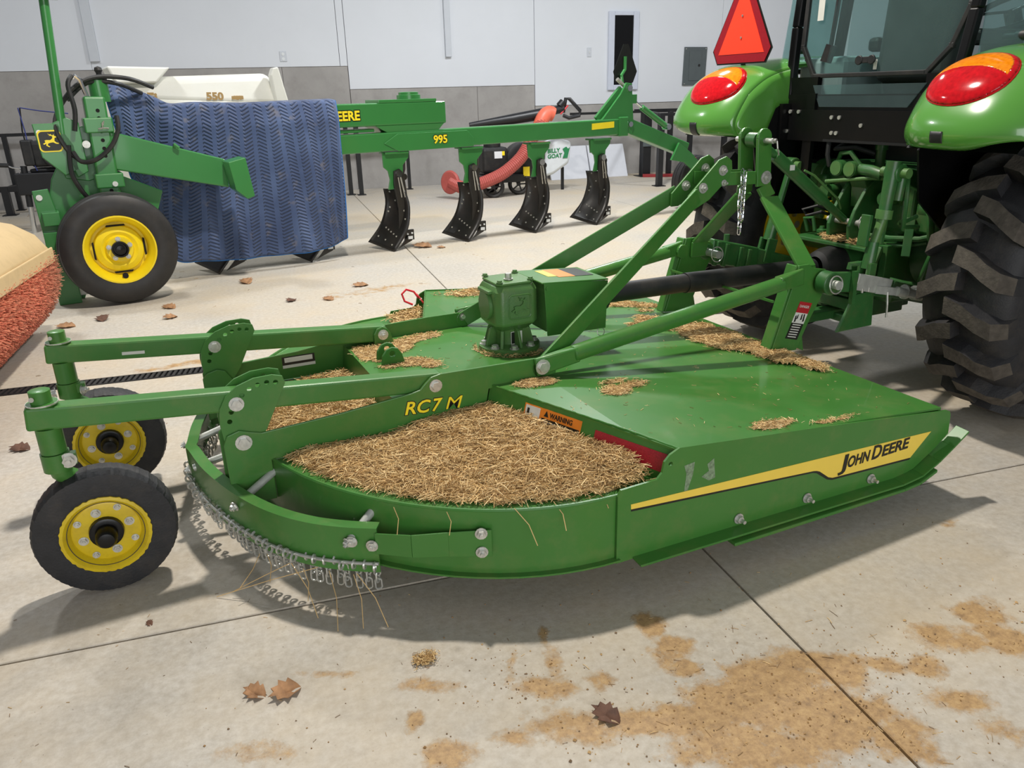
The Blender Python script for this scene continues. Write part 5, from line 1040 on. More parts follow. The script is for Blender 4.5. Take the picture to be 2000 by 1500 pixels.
# right-hand end: mast, hydraulic cylinder, tail wheel arm, sign seen from behind
pb(B().prism([(2.72, 1.17), (3.16, .98), (3.18, 1.10), (3.14, 1.55), (3.06, 1.56), (2.98, 1.44)], (0, .14, 0), (1, 0, 0), (0, 0, 1), .03), 'mast_plate'); pb(B().bar((2.70, .20, 1.17), (3.02, .16, 1.50), .05, .07), 'mast_brace'); B().tube([(2.96, .16, 1.60), (3.07, .16, 1.52)], .022, 10).build('mast_pin', 'steel', PL, smooth=True)
B().cyl((3.10, .09, 1.50), (3.10, .14, 1.50), .035).build('pivot_bolt', 'chrome', PL, smooth=True); B().cyl((3.11, .07, 1.105), (3.11, .14, 1.105), .03).build('pivot_bolt', 'chrome', PL, smooth=True)
pb(B().bar((3.12, .20, 1.09), (4.08, .20, .76), .14, .17), 'tail_arm', bev=.01); pb(B().prism([(3.88, .86), (4.10, .72), (4.34, .52), (4.24, .44), (3.98, .62), (3.76, .66)], (0, .10, 0), (1, 0, 0), (0, 0, 1), .03), 'wheel_bracket')
B().prism([(4.10, .66), (4.17, .62), (4.20, .66), (4.13, .70)], (0, .098, 0), (1, 0, 0), (0, 0, 1), .002).build('red_reflector', 'red_tag', PL)
pb(B().cyl((3.34, .16, 1.28), (3.72, .16, 1.06), .036, seg=14), 'hydraulic_barrel', bev=0, smooth=True); B().cyl((3.20, .16, 1.37), (3.36, .16, 1.27), .018, seg=12).build('hydraulic_rod', 'chrome', PL, smooth=True); pb(B().box((3.18, .16, 1.38), (.10, .08, .10)), 'rod_clevis'); B().cyl((3.73, .10, 1.05), (3.73, .2, 1.05), .035).build('pivot_bolt', 'chrome', PL, smooth=True)
SG = empty('smv_sign', (0, 0, 0)); SG.parent = PL
B().prism([(3.07, 1.97), (2.93, 1.68), (2.97, 1.565), (3.22, 1.56), (3.275, 1.68), (3.14, 1.97)], (0, .20, 0), (1, 0, 0), (0, 0, 1), .008).build('sign_back', 'decal_black', SG); B().tube([(3.09, .185, 1.84), (3.09, .185, 1.70), (3.03, .17, 1.64), (3.04, .16, 1.53)], .02, 8).build('bracket', 'green_plow', SG, smooth=True)
def wheel(parent, c, ax, R, rim_r, w, mats=('rubber_clean', 'yellow_rim')):
    k = R/.36; r = rim_r
    gro = [(-w*.5, r*.98), (-w*.56, r*1.12), (-w*.56, R*.86), (-w*.45, R*.965), (-w*.34, R*.985), (-w*.33, R*.972), (-w*.27, R*.972), (-w*.26, R*.995), (-w*.1, R), (-w*.09, R*.985), (w*.09, R*.985), (w*.1, R), (w*.26, R*.995), (w*.27, R*.972), (w*.33, R*.972), (w*.34, R*.985), (w*.45, R*.965), (w*.56, R*.86), (w*.56, r*1.12), (w*.5, r*.98)]
    B().lathe(c, ax, gro, 64).build('tyre', mats[0], parent, smooth=True)
    B().lathe(c, ax, [(w*.48, r*1.0), (w*.52, r*.99), (w*.52, r*.95), (w*.40, r*.86), (w*.28, r*.80), (w*.06, r*.77), (w*.06, r*.70), (w*.20, r*.66), (w*.27, r*.50), (w*.22, r*.40), (w*.32, r*.36), (w*.32, r*.20)], 48).lathe(c, ax, [(-w*.5, r*1.0), (-w*.4, r*.82), (w*.05, r*.78)], 48).build('rim', mats[1], parent, smooth=True)
plw = empty('gauge_wheel', (0, 0, 0)); plw.parent = PL; wc = V(-2.535, -.56, .43); wheel(plw, wc, (0, -1, 0), .425, .262, .24)
B().lathe(wc, (0, -1, 0), [(.05, .062), (.105, .062), (.105, .05), (.085, .045), (.085, .03), (.115, .03), (.12, 0)], 24).build('hub', 'black_paint', plw, smooth=True)
for k in range(5): a = R_(72*k+20); B().hexbolt(wc+V(.078*math.cos(a), -.078, .078*math.sin(a)), (0, -1, 0), .013).build('lug_nut', 'zinc', plw)
for k in range(4):
    a = R_(90*k+0); B().prism([(-.07, .172), (.07, .172), (.062, .186), (-.062, .186)], wc+V(0, -.052, 0), (math.cos(a), 0, -math.sin(a)), (math.sin(a), 0, math.cos(a)), .002).build('rim_slot', 'void_dark', plw)
B().cyl(wc+V(0, -.085, -.205), wc+V(0, -.10, -.205), .022, seg=14).build('valve', 'black_paint', plw)
tw_ = empty('gauge_wheel', (0, 0, 0)); tw_.parent = PL; wheel(tw_, V(4.43, .34, .335), (0, -1, 0), .335, .19, .2)
# left-hand end
HS = empty('headstock', (0, 0, 0)); HS.parent = PL; yb = -.32
B().bar((-2.485, yb, 1.54), (-2.505, yb, .74), .15, .15, up=(0, 1, 0)).build('column', 'green_plow', HS, bev=.015)
ho = B()
for u in (1.44, 1.385, 1.29, 1.225, 1.165, 1.11, .90, .85, .80): ho.cyl((-2.475+(u-1.54)*.025, yb-.075, u), (-2.475+(u-1.54)*.025, yb-.078, u), .014, seg=12)
ho.build('adjustment_holes', 'void_dark', HS)
for z in (1.335, .925): B().box((-2.49, yb, z), (.20, .20, .11)).build('clamp', 'green_plow', HS, bev=.01)
B().cyl((-2.46, yb-.10, .90), (-2.46, yb-.115, .90), .02).build('bolt', 'zinc', HS); B().cyl((-2.60, yb-.05, 1.20), (-2.60, yb-.06, 1.20), .028).build('bolt', 'zinc', HS); B().tube([(-2.50, yb-.11, 1.31), (-2.46, yb-.12, 1.315), (-2.43, yb-.11, 1.31)], .006, 6).tube([(-2.47, yb-.11, 1.31), (-2.47, yb-.125, 1.35), (-2.455, yb-.12, 1.365), (-2.465, yb-.12, 1.335)], .005, 6).build('clip_pin', 'steel', HS)
B().hexa([(-2.43, yb-.07, 1.00), (-1.60, yb-.07, .80), (-1.60, yb+.10, .80), (-2.43, yb+.10, 1.00), (-2.43, yb-.07, 1.29), (-1.60, yb-.07, 1.03), (-1.60, yb+.10, 1.03), (-2.43, yb+.10, 1.29)]).build('swing_arm', 'green_plow', HS, bev=.012, seg=3)
B().prism([(-1.63, 1.02), (-1.49, 1.05), (-1.455, .74), (-1.515, .72), (-1.60, .80)], (0, yb-.09, 0), (1, 0, 0), (0, 0, 1), .22).build('end_plate', 'green_plow', HS, bev=.006)
B().tube([(-1.98, yb-.08, 1.15), (-1.98, yb-.10, 1.17), (-1.95, yb-.10, 1.14)], .014, 6).build('hook', 'green_plow', HS)
B().prism([(-2.83, 1.03), (-2.62, .95), (-2.40, .95), (-2.1, .80), (-2.2, .55), (-2.58, .60), (-2.83, .0), (-3.0, .0), (-2.98, .61), (-2.88, .95)], (0, yb+.13, 0), (1, 0, 0), (0, 0, 1), .03).build('leg_plate', 'green_plow', HS, bev=.006)
B().prism([(-2.83, 1.20), (-2.6, 1.33), (-2.40, 1.28), (-2.40, 1.0), (-2.62, .92), (-2.78, .95)], (0, yb+.10, 0), (1, 0, 0), (0, 0, 1), .03).build('clamp_plate', 'green_plow', HS, bev=.006)
B().prism([(-2.80, 1.36), (-2.70, 1.40), (-2.62, 1.36), (-2.62, 1.00), (-2.70, .96)], (0, yb+.02, 0), (1, 0, 0), (0, 0, 1), .05).build('gusset', 'green_plow', HS, bev=.006)
B().prism([(-2.93, 1.36), (-2.76, 1.36), (-2.68, 1.20), (-2.68, 1.02), (-2.78, .98), (-2.91, 1.12)], (0, yb+.0, 0), (1, 0, 0), (0, 0, 1), .03).build('hitch_plate', 'green_plow', HS, bev=.006)
B().prism([(-2.835+a, 1.235+b_) for a, b_ in rsq(.078, .03)], (0, yb-.031, 0), (1, 0, 0), (0, 0, 1), .003).build('emblem_border', 'letter_yellow', HS); B().prism([(-2.835+a, 1.235+b_) for a, b_ in rsq(.068, .025)], (0, yb-.0345, 0), (1, 0, 0), (0, 0, 1), .003).build('emblem_field', 'decal_black', HS)
deer((-2.835, yb-.038, 1.23), (1, 0, 0), (0, 0, 1), .105, 'letter_yellow', HS, .002)
B().prism([(-3.03, .88), (-2.92, .89), (-2.88, .62), (-2.84, .55), (-3.02, .55)], (0, yb+.02, 0), (1, 0, 0), (0, 0, 1), .03).span(-3.0, -2.88, yb-.08, yb+.05, .62, .72).span(-3.02, -2.86, yb-.06, yb+.06, .0, .57).build('lower_hitch', 'green_plow', HS, bev=.006)
B().cyl((-2.99, yb-.0, .83), (-2.99, yb-.02, .83), .022).build('bolt', 'zinc', HS); B().cyl((-2.895, yb-.03, 1.30), (-2.895, yb-.033, 1.30), .018, seg=12).build('hole_light', 'zinc', HS)
B().span(-2.86, -2.80, yb+.05, yb+.12, .04, .14).build('clip', 'zinc', HS)
B().cyl((-2.74, yb, 1.28), (-2.675, yb, 2.22), .033, seg=14).build('stand_rod', 'green_plow', HS, smooth=True); B().span(-2.76, -2.58, yb-.08, yb+.08, 2.205, 2.23).build('stand_top', 'green_plow', HS, bev=.004)
B().tube([(-2.52, yb, 1.52), (-2.55, yb, 1.66), (-2.58, yb, 1.69), (-2.60, yb, 1.67)], .016, 8).build('chrome_fitting', 'chrome', HS, smooth=True)
hz = B()
for q in ([(-2.02, -.1, 1.60), (-2.2, yb+.1, 1.665), (-2.42, yb+.08, 1.68), (-2.58, yb+.06, 1.62), (-2.72, yb+.03, 1.47), (-2.78, yb-.02, 1.33), (-2.74, yb-.05, 1.18), (-2.68, yb-.04, 1.10)], [(-2.60, yb-.02, 1.69), (-2.64, yb-.05, 1.62), (-2.63, yb-.07, 1.45), (-2.66, yb-.08, 1.30)], [(-2.36, yb-.12, 1.40), (-2.37, yb-.14, 1.30), (-2.44, yb-.15, 1.18), (-2.56, yb-.14, 1.09), (-2.66, yb-.10, 1.08), (-2.70, yb-.06, 1.15)], [(-2.72, yb-.05, 1.2), (-2.74, yb-.07, 1.0), (-2.70, yb-.07, .87), (-2.66, yb-.05, .80)], [(-2.1, .0, 1.56), (-2.3, yb+.12, 1.635), (-2.5, yb+.1, 1.64), (-2.66, yb+.06, 1.52)]): hz.tube(smooth_path(q, 5), .017, 8)
hz.build('hydraulic_hoses', 'black_plastic', HS, smooth=True)
B().cyl((-2.42, yb+.15, 1.5), (-2.42, yb+.15, 1.66), .07, seg=16).build('swivel_post', 'green_plow', HS, smooth=True); B().lathe((-2.40, yb+.15, 1.66), (0, 0, 1), [(0, .05), (.02, .05), (.03, .02), (.05, .02), (.07, .03), (.09, .025), (.10, 0)], 14).build('swivel_knob', 'black_plastic', HS, smooth=True)
# moving blanket thrown over the beam
def quilt_mat():
    m = bpy.data.materials.new('quilted_blue'); m.use_nodes = True; nt = m.node_tree; b = nt.nodes['Principled BSDF']; L = nt.links.new
    uv = nt.nodes.new('ShaderNodeUVMap'); uv.uv_map = 'uv'; sx = nt.nodes.new('ShaderNodeSeparateXYZ'); L(uv.outputs[0], sx.inputs[0])
    def math_(op, a, b_=None, c=None):
        n = nt.nodes.new('ShaderNodeMath'); n.operation = op
        for i, v in enumerate((a, b_, c)):
            if v is None: continue
            if isinstance(v, (int, float)): n.inputs[i].default_value = v
            else: L(v, n.inputs[i])
        return n.outputs[0]
    u, v = sx.outputs[0], sx.outputs[1]       # metres along and down the cloth
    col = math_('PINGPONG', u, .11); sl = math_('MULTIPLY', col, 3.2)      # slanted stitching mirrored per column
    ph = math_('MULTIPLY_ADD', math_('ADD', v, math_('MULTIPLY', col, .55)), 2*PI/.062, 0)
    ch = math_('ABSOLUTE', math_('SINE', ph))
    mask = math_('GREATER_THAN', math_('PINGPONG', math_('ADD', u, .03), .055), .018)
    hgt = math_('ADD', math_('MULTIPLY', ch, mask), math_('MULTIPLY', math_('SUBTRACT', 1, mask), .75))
    geo = nt.nodes.new('ShaderNodeNewGeometry'); n = nt.nodes.new('ShaderNodeTexNoise'); n.inputs['Scale'].default_value = 3; n.inputs['Detail'].default_value = 6; L(geo.outputs['Position'], n.inputs['Vector'])
    r = nt.nodes.new('ShaderNodeValToRGB'); r.color_ramp.elements[0].position = .35; r.color_ramp.elements[1].position = .7; r.color_ramp.elements[0].color = rgb((52, 70, 108)); r.color_ramp.elements[1].color = rgb((76, 96, 136)); L(n.outputs['Fac'], r.inputs['Fac'])
    n2 = nt.nodes.new('ShaderNodeTexNoise'); n2.inputs['Scale'].default_value = 9; n2.inputs['Detail'].default_value = 8; L(geo.outputs['Position'], n2.inputs['Vector'])
    r2 = nt.nodes.new('ShaderNodeValToRGB'); r2.color_ramp.elements[0].position = .60; r2.color_ramp.elements[1].position = .75; r2.color_ramp.elements[1].color = (.5, .5, .5, 1); L(n2.outputs['Fac'], r2.inputs['Fac'])
    mx = nt.nodes.new('ShaderNodeMix'); mx.data_type = 'RGBA'; mx.inputs['B'].default_value = rgb((138, 128, 116)); L(r2.outputs['Color'], mx.inputs['Factor']); L(r.outputs['Color'], mx.inputs['A']); gv = nt.nodes.new('ShaderNodeMix'); gv.data_type = 'RGBA'; gv.inputs['B'].default_value = rgb((34, 46, 84)); L(mx.outputs['Result'], gv.inputs['A']); L(math_('MULTIPLY', math_('LESS_THAN', hgt, .28), .4), gv.inputs['Factor']); L(gv.outputs['Result'], b.inputs['Base Color'])  # stitch grooves darkened in the base colour, standing in for their self-shade
    bp = nt.nodes.new('ShaderNodeBump'); bp.inputs['Strength'].default_value = 1; bp.inputs['Distance'].default_value = .014; L(hgt, bp.inputs['Height']); L(bp.outputs['Normal'], b.inputs['Normal']); b.inputs['Roughness'].default_value = .75; b.inputs['Sheen Weight'].default_value = .2
    M['quilt'] = m
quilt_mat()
top = [(-2.38, 1.64), (-2.19, 1.60), (-2.01, 1.52), (-1.87, 1.455), (-1.66, 1.46), (-1.28, 1.445), (-.87, 1.45), (-.46, 1.455)]
bot = [(-2.30, .92), (-2.22, .66), (-2.14, .38), (-2.05, .18), (-1.75, .15), (-1.30, .125), (-.75, .13), (-.485, .20)]
tp = smooth_path([(a, b_, 0) for a, b_ in top], 14); bo = smooth_path([(a, b_, 0) for a, b_ in bot], 14); nU = len(tp); nV = 60; nB = 10
q = B(); uvs = []; Lx = 0
for i in range(nU):
    if i: Lx += (tp[i]-tp[i-1]).length
    x0, z0, x1, z1 = tp[i].x, tp[i].y, bo[i].x, bo[i].y
    for j in range(-nB, nV+1):
        if j < 0: t = -j/nB; P = V(x0, .03+.42*t, z0+.012*math.sin(t*PI)-.0*t); dn = -t*.42
        else:
            t = j/nV; x = x0+(x1-x0)*t; z = z0+(z1-z0)*t
            bulge = .03*t**.5; fold = .030*t*math.sin(x*9+.8*math.sin(z*3))+.014*t*math.sin(x*23+z*4)+(.05*math.sin((x+2.2)*13)*max(0, 1-abs(x+2.05)/.5)*(1-t)*min(1, t*4))
            y = .03-.045*min(1, t*8)-bulge+fold; dn = (z0-z)
            if t < .04: z -= .0
            P = V(x, y, z)
        q.v.append(P); uvs.append((Lx+(dn*.03 if dn > 0 else 0), dn))
nr_ = nB+nV+1
for i in range(nU-1):
    for j in range(nr_-1): k = i*nr_+j; q.f.append((k, k+nr_, k+nr_+1, k+1))
BK = empty('moving_blanket', PO, PRZ, label='blue quilted moving blanket draped over the plow beam', cat='blanket')
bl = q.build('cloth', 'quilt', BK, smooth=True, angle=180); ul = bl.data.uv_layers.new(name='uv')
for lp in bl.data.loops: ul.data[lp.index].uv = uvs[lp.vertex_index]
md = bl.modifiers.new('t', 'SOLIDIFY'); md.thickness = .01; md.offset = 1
eg = [q.v[i*nr_+nr_-1] for i in range(nU)]; rt_ = [q.v[(nU-1)*nr_+j] for j in range(nr_)]; lf = [q.v[j] for j in range(nr_)]
B().tube(eg, .010, 6).tube(rt_, .010, 6).tube(lf, .010, 6).build('edge_binding', 'quilt_trim', BK, smooth=True)
# pale underside strip showing at the lower left
sv = [(-2.20, .94), (-2.14, .94), (-2.03, .30), (-2.10, .17), (-2.13, .45)]
B().prism(sv, (0, -.03+.05, 0), (1, 0, 0), (0, 0, 1), .006).build('folded_back', 'quilt_back', BK)
# ------------------------------------------------------------------ white sprayer tank
TK_ = empty('sprayer_tank', (PO[0]-1.42*math.cos(PRZ)-1.8*math.sin(PRZ), PO[1]-1.42*math.sin(PRZ)+1.8*math.cos(PRZ), 0), PRZ, label='white poly sprayer tank marked 550, behind the blue blanket', cat='tank'); TO = (-1.42, 1.8, 0)
B().hexa([(-2.35, 1.5, .45), (-.42, 1.5, .45), (-.42, 2.3, .45), (-2.35, 2.3, .45), (-2.30, 1.5, 1.55), (-.50, 1.5, 1.45), (-.50, 2.3, 1.45), (-2.30, 2.3, 1.55)]).build('tank_body', 'white_poly', TK_, TO, bev=.05, seg=4, smooth=True)
B().hexa([(-2.30, 1.5, 1.50), (-.505, 1.5, 1.40), (-.505, 2.3, 1.40), (-2.30, 2.3, 1.50), (-2.28, 1.56, 1.71), (-.60, 1.60, 1.745), (-.60, 2.25, 1.745), (-2.28, 2.25, 1.73)]).build('tank_shoulder', 'white_poly', TK_, TO, bev=.08, seg=4, smooth=True)
B().hexa([(-2.12, 1.47, 1.66), (-1.75, 1.47, 1.66), (-1.75, 2.0, 1.66), (-2.12, 2.0, 1.66), (-2.17, 1.5, 1.82), (-1.60, 1.5, 1.805), (-1.60, 2.0, 1.805), (-2.17, 2.0, 1.82)]).build('lid', 'white_poly', TK_, TO, bev=.02, seg=3, smooth=True)
B().prism([(-.63, 1.72), (-.60, 1.79), (-.545, 1.80), (-.535, 1.76), (-.46, 1.38), (-.60, 1.38)], (0, 1.56, 0), (1, 0, 0), (0, 0, 1), .12).build('end_rib', 'white_poly', TK_, TO, bev=.012); B().cyl((-.565, 1.555, 1.775), (-.565, 1.55, 1.775), .012, seg=10).build('rib_hole', 'panel_gray', TK_, TO)
text('lettering', '550', .098, 'letter_tan', TK_, (-1.30, 1.497, 1.495), (1, 0, -.02), (0, .0, 1), TO, off=.005, sx=1.15); B().span(-1.05, -.93, 1.495, 1.499, 1.49, 1.525).build('lettering', 'letter_tan', TK_, TO, bev=.01); text('lettering', 'GBT', .05, 'letter_tan', TK_, (-1.04, 1.497, 1.49), (1, 0, -.02), (0, 0, 1), TO, off=.004)
text('lettering', 'Fi', .14, 'letter_tan', TK_, (-1.86, 1.497, 1.475), (1, 0, -.02), (0, 0, 1), TO, off=.006)
tl = B()
for x in (-2.2, -.65):
    for y in (1.6, 2.2): tl.span(x-.03, x+.03, y-.03, y+.03, 0, .47)
tl.span(-2.3, -.5, 1.55, 1.62, .40, .46).span(-2.3, -.5, 2.18, 2.25, .40, .46).build('skid_frame', 'black_metal', TK_, TO)
# ------------------------------------------------------------------ rotary broom at the left edge: drum axis runs towards the camera
BR = empty('rotary_broom', (-1.86, 4.9, 0), 0, label='orange bristle rotary broom under a tan hood at the left edge', cat='broom'); BO = (-1.86, 4.9, 0)
vs, fs, cl = [], [], []; cx, cz, y0, y1 = -1.90, .44, 3.7, 5.95
BC = [(214, 120, 94), (222, 134, 104), (200, 108, 86), (206, 128, 100), (180, 110, 88), (230, 152, 120)]
nrow = 38; na = 54
for i in range(nrow):
    for k in range(na):
        a = R_(-88)+R_(100)*k/na; yy = y0+(y1-y0)*(i+.5*(k % 2))/nrow
        for h in range(9):
            aa = a+random.gauss(0, .022); y2 = yy+random.gauss(0, .015); R0 = .20; R1 = .445+random.uniform(-.012, .016)-.02*max(0, -math.cos(aa)); ff = random.gauss(0, .02)+.05*((yy-5.0)/.9)
            p = V(cx+R0*math.cos(aa), y2, cz+R0*math.sin(aa)); q_ = V(cx+R1*math.cos(aa+.06), y2+ff, max(.003, cz+R1*math.sin(aa+.06))); kk = len(vs); _, s_, t_ = basis(q_-p); r = .0026
            for c, rr in ((p, r), (q_, r*.8)):
                for j in range(3): w_ = 2*PI*j/3; vs.append(c+(s_*math.cos(w_)+t_*math.sin(w_))*rr-V(BO))
            for j in range(3): j2 = (j+1) % 3; fs.append((kk+j, kk+j2, kk+3+j2, kk+3+j))
            fs.append((kk+3, kk+4, kk+5)); fade = max(0, min(1, (yy-5.5)/.5)); c = random.choice(BC); c = tuple(c[m]*(1-fade*.5)+(150, 120, 96)[m]*fade*.5 for m in range(3)); g = random.uniform(.8, 1.15); cl.append([min(1, lin(x)*g) for x in c]+[1])
bs = stuff_mesh('bristles', vs, fs, cl, 6, 'bristle', parent=BR)
B().cyl((cx, y0, cz), (cx, y1, cz), .25, seg=28).build('core', 'red_paint', BR, BO, smooth=True)
h = B(); ys = [3.6, 4.4, 5.0, 5.5, 5.8, 5.92]; prof = [(.43, .13), (.43, .18), (.36, .29), (.24, .37), (.05, .42), (-.25, .43), (-.45, .36)]
hz_ = [.02, .02, .015, .0, -.03, -.05]
for y, dz in zip(ys, hz_): h.v += [V(cx+a, y, cz+b_+dz) for a, b_ in prof]
n = len(prof)
for i in range(len(ys)-1):
    for j in range(n-1): h.f.append((i*n+j, i*n+j+1, (i+1)*n+j+1, (i+1)*n+j))
e = len(h.v); h.v.append(V(cx-.1, 5.92, cz+.1)); last = (len(ys)-1)*n
for j in range(n-1): h.f.append((last+j, last+j+1, e))
ho_ = h.build('hood', 'tan_plastic', BR, BO, smooth=True, angle=60); md = ho_.modifiers.new('t', 'SOLIDIFY'); md.thickness = .012
B().bar((cx+.435, 3.6, cz+.165), (cx+.435, 5.94, cz+.10), .014, .10).build('hood_flange', 'tan_plastic', BR, BO, bev=.006)
# ------------------------------------------------------------------ towed black engine unit with a jack, far left
EN = empty('engine_unit', (-2.7, 11.05, 0), 0, label='black engine-driven machine with a trailer jack, behind the plow headstock', cat='machine'); EO = (-2.7, 11.05, 0)
B().span(-2.92, -1.9, 10.95, 11.35, .46, .72).span(-2.75, -1.9, 11.0, 11.3, .72, .76).build('frame_tank', 'black_metal', EN, EO, bev=.015)
B().span(-2.72, -2.2, 10.98, 11.35, .78, 1.08).build('engine_block', 'black_plastic', EN, EO, bev=.04, seg=3); B().cyl((-2.45, 10.96, .90), (-2.45, 10.90, .90), .12, seg=24).build('starter_cover', 'black_plastic', EN, EO, bev=.02, smooth=True); B().span(-2.78, -2.66, 10.95, 11.1, .80, 1.10).build('air_filter', 'black_plastic', EN, EO, bev=.02)
B().cyl((-2.35, 11.0, 1.08), (-2.35, 11.0, 1.16), .10, seg=16).build('fuel_cap', 'zinc', EN, EO, smooth=True)
B().tube([(-2.72, 11.0, .95), (-2.73, 11.0, 1.2), (-2.70, 11.0, 1.46)], .009, 6).build('flag_rod', 'black_metal', EN, EO); B().tube([(-2.70, 11.0, 1.46), (-2.5, 11.0, 1.42), (-2.2, 11.0, 1.38)], .007, 5).tube([(-2.72, 11.0, 1.46), (-2.70, 10.99, 1.2), (-2.70, 10.98, .9), (-2.66, 10.97, .74)], .007, 5).build('pull_cord', 'blue_cord', EN, EO)
B().cyl((-2.805, 11.0, .80), (-2.835, 11.0, .32), .036, seg=16).build('jack_tube', 'black_metal', EN, EO, smooth=True); B().cyl((-2.83, 11.0, .34), (-2.855, 11.0, 0), .030, seg=16).build('jack_leg', 'chrome', EN, EO, smooth=True)
B().tube([(-2.83, 11.0, .77), (-2.92, 10.97, .79), (-2.96, 10.97, .81)], .009, 6).build('crank', 'chrome', EN, EO, smooth=True); B().cyl((-2.95, 10.97, .815), (-3.12, 10.97, .83), .026, seg=10).build('crank_grip', 'black_plastic', EN, EO, smooth=True); B().cyl((-2.86, 10.99, .73), (-2.865, 10.99, .58), .012).build('jack_pin', 'chrome', EN, EO)
for y in (10.98, 11.4): B().lathe((-2.2, y, .25), (0, -1, 0), [(-.07, .12), (-.08, .2), (-.05, .25), (.05, .25), (.08, .2), (.07, .12), (.03, 0)], 24).build('wheel', 'rubber_clean', EN, EO, smooth=True)
# black steel racks
def rack(name, label, posts, rails, extra=None):
    xs = [p[0] for p in posts]; o = empty(name, (sum(xs)/len(xs), posts[0][1], 0), 0, label=label, cat='rack'); og = o.location.copy()
    for (x, y, z1, w) in posts: B().span(x-w/2, x+w/2, y-w/2, y+w/2, .0, z1).span(x-w, x+w, y-w, y+w, 0, .012).build('post', 'black_metal', o, og)
    for (p, q_, w) in rails: B().bar(p, q_, w, w).build('rail', 'black_metal', o, og)
    return o, og
rack('steel_rack', 'low black steel rack at the left end of the concrete wall', [(-3.62, 13.0, .40, .09), (-5.2, 13.0, .40, .09), (-2.3, 13.0, .40, .08), (-3.62, 13.55, 1.1, .06), (-2.0, 13.55, 1.1, .06)], [((-5.6, 13.0, .365), (-1.9, 13.0, .365), .075), ((-5.6, 13.55, 1.08), (-1.4, 13.55, 1.08), .045), ((-3.62, 13.0, .36), (-3.62, 13.55, .36), .05)])
rack('steel_rack', 'black steel posts standing behind the right end of the blue blanket', [(1.245, 13.0, 1.2, .065), (1.40, 12.9, 1.2, .065), (2.25, 13.3, 1.05, .05)], [((.2, 13.0, 1.17), (2.3, 13.1, 1.17), .05)])
o, og = rack('steel_rack', 'black steel rack with a red base behind the plow tail wheel', [(6.53, 13.2, 1.14, .15), (6.90, 13.0, 1.1, .075), (6.04, 11.68, 1.12, .085), (7.30, 13.0, 1.1, .075), (8.0, 13.0, 1.1, .08)], [((6.3, 13.2, 1.12), (8.4, 13.1, 1.10), .06), ((6.04, 11.68, 1.09), (6.53, 13.2, 1.10), .05), ((6.04, 11.68, 1.10), (8.3, 11.9, 1.06), .045), ((5.2, 13.5, 1.10), (6.5, 13.4, 1.10), .04)])
B().bar((6.42, 13.05, .025), (7.5, 12.6, .025), .09, .05).build('red_base', 'red_paint', o, og, bev=.005); B().span(6.24, 6.30, 11.62, 11.64, .42, .55).build('tag_label', 'white_plate', o, og); B().span(6.44, 6.60, 13.10, 13.12, .52, .60).build('clamp', 'panel_gray', o, og)
# foam boards leaning on the wall
for x0, x1, lb in ((4.8, 5.55, 'white foam board against the wall beside the leaf vacuum bag'), (5.57, 6.28, 'white foam board with notched top left of the black rack')):
    b = B().hexa([(x0, 13.36, 0), (x1, 13.36, 0), (x1, 13.41, 0), (x0, 13.41, 0), (x0, 13.62, .55), (x1, 13.62, .55), (x1, 13.67, .55), (x0, 13.67, .55)])
    o = b.build('foam_board', 'foam_board', bev=.006); tag(o, lb, 'board', 'foam boards along the wall')
# ------------------------------------------------------------------ leaf vacuum with a red hose
LV = empty('leaf_vacuum', (3.3, 11.7, 0), 0, label='black leaf vacuum with a corrugated red hose, behind the plow', cat='vacuum'); LO = (3.3, 11.7, 0)
for x, y in ((3.22, 11.55), (3.68, 11.75), (3.35, 12.25)):
    W = empty('wheel', (0, 0, 0)); W.parent = LV
    B().lathe((x, y, .16), (-.2, -1, 0), [(-.04, .11), (-.05, .14), (-.03, .165), (.03, .165), (.05, .14), (.04, .11)], 32).build('tyre', 'rubber_clean', W, LO, smooth=True)
    sp = B().cyl((x, y+.02, .16), (x-.01, y-.05, .16), .03)
    for k in range(5): a = 2*PI*k/5; sp.bar((x, y-.03, .16), (x+.115*math.cos(a), y-.03, .16+.115*math.sin(a)), .02, .018, up=(0, 1, 0))
    sp.build('spokes', 'black_metal', W, LO)
B().span(3.05, 3.75, 11.62, 12.2, .20, .32).build('deck', 'black_metal', LV, LO, bev=.02); B().span(3.10, 3.50, 11.66, 12.1, .34, .72).build('engine', 'black_plastic', LV, LO, bev=.05, seg=3); B().cyl((3.3, 11.85, .7), (3.3, 11.85, .80), .13, seg=20).build('engine_top', 'black_plastic', LV, LO, smooth=True)
B().span(3.28, 3.40, 11.655, 11.66, .56, .66).build('engine_label', 'white_plate', LV, LO); B().span(3.40, 3.44, 11.652, 11.66, .60, .66).build('engine_label', 'letter_yellow', LV, LO); B().span(3.72, 3.82, 11.62, 11.64, .28, .42).build('engine_label', 'letter_yellow', LV, LO)
B().lathe((3.75, 11.8, .50), (0, -1, 0), [(-.1, .05), (-.1, .27), (.08, .27), (.1, .22), (.1, .0)], 28).build('impeller_housing', 'black_metal', LV, LO, bev=0, smooth=True)
hose = smooth_path([(2.62, 11.75, .24), (2.78, 11.55, .17), (3.05, 11.48, .24), (3.35, 11.46, .36), (3.62, 11.46, .56), (3.80, 11.48, .80), (3.95, 11.52, 1.0), (4.08, 11.6, 1.17)], 22)
rr = [.088+.007*(i % 2) for i in range(len(hose))]
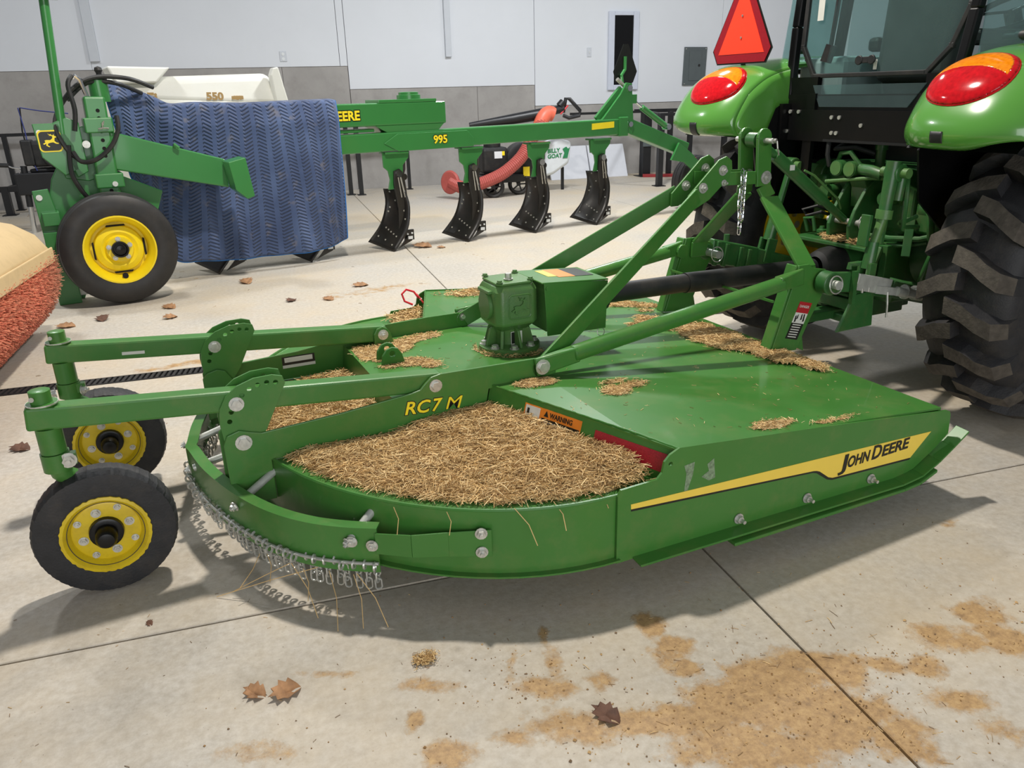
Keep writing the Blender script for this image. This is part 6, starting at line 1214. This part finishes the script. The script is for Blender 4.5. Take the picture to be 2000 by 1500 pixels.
B().tube(hose, rr, 12).build('suction_hose', 'red_hose', LV, LO, smooth=False); B().lathe((2.62, 11.76, .24), (-.75, -.6, .1), [(-.08, .10), (0, .165), (.03, .175), (.05, .15), (.05, 0)], 24).build('hose_collar', 'red_hose', LV, LO, smooth=True)
B().tube(smooth_path([(3.96, 11.55, 1.0), (4.03, 11.57, 1.12), (4.12, 11.6, 1.18), (4.20, 11.6, 1.16)], 5), .105, 16).build('nozzle_cuff', 'orange_plastic', LV, LO, smooth=True)
B().tube([(2.95, 11.8, 1.04), (3.6, 11.72, 1.11), (4.05, 11.66, 1.17)], [.04, .075, .085], 12).tube([(4.15, 11.6, 1.20), (4.36, 11.6, 1.24)], .06, 10).build('boom', 'black_metal', LV, LO, smooth=True)
B().tube([(4.36, 11.6, 1.18), (4.40, 11.6, 1.38), (4.46, 11.6, 1.37), (4.63, 11.6, 1.20), (4.62, 11.6, 1.13), (4.45, 11.6, 1.10), (4.36, 11.6, 1.14)], .028, 8).cyl((4.30, 11.6, 1.27), (4.36, 11.6, 1.33), .06).build('boom_handle', 'black_metal', LV, LO, smooth=True); B().tube([(4.30, 11.56, 1.16), (4.42, 11.56, 1.28)], .012, 6).build('red_lever', 'red_tag', LV, LO)
bgb = B(); ring_ = [(4.12, .22), (4.30, .26), (4.56, .42), (4.60, .74), (4.40, .80), (4.17, .72), (4.14, .45)]
bgb.prism(ring_, (0, 11.85, 0), (1, 0, 0), (0, 0, 1), -.35); bgb.build('bag', 'white_bag', LV, LO, bev=.05, seg=3, smooth=True)
text('lettering', 'BILLY', .085, 'letter_green', LV, (4.19, 11.845, .585), (1, 0, .05), (0, 0, 1), LO, off=.003); text('lettering', 'GOAT', .085, 'letter_green', LV, (4.19, 11.845, .505), (1, 0, .05), (0, 0, 1), LO, off=.003)
B().prism([(4.44, .50), (4.47, .58), (4.44, .64), (4.50, .67), (4.53, .64), (4.56, .66), (4.54, .59), (4.52, .50)], (0, 11.845, 0), (1, 0, 0), (0, 0, 1), .003).build('bag_print', 'letter_green', LV, LO)
for x in (4.2, 4.5): B().span(x-.02, x+.02, 12.0, 12.04, 0, .35).build('bag_leg', 'black_metal', LV, LO)
bpy.context.view_layer.update()
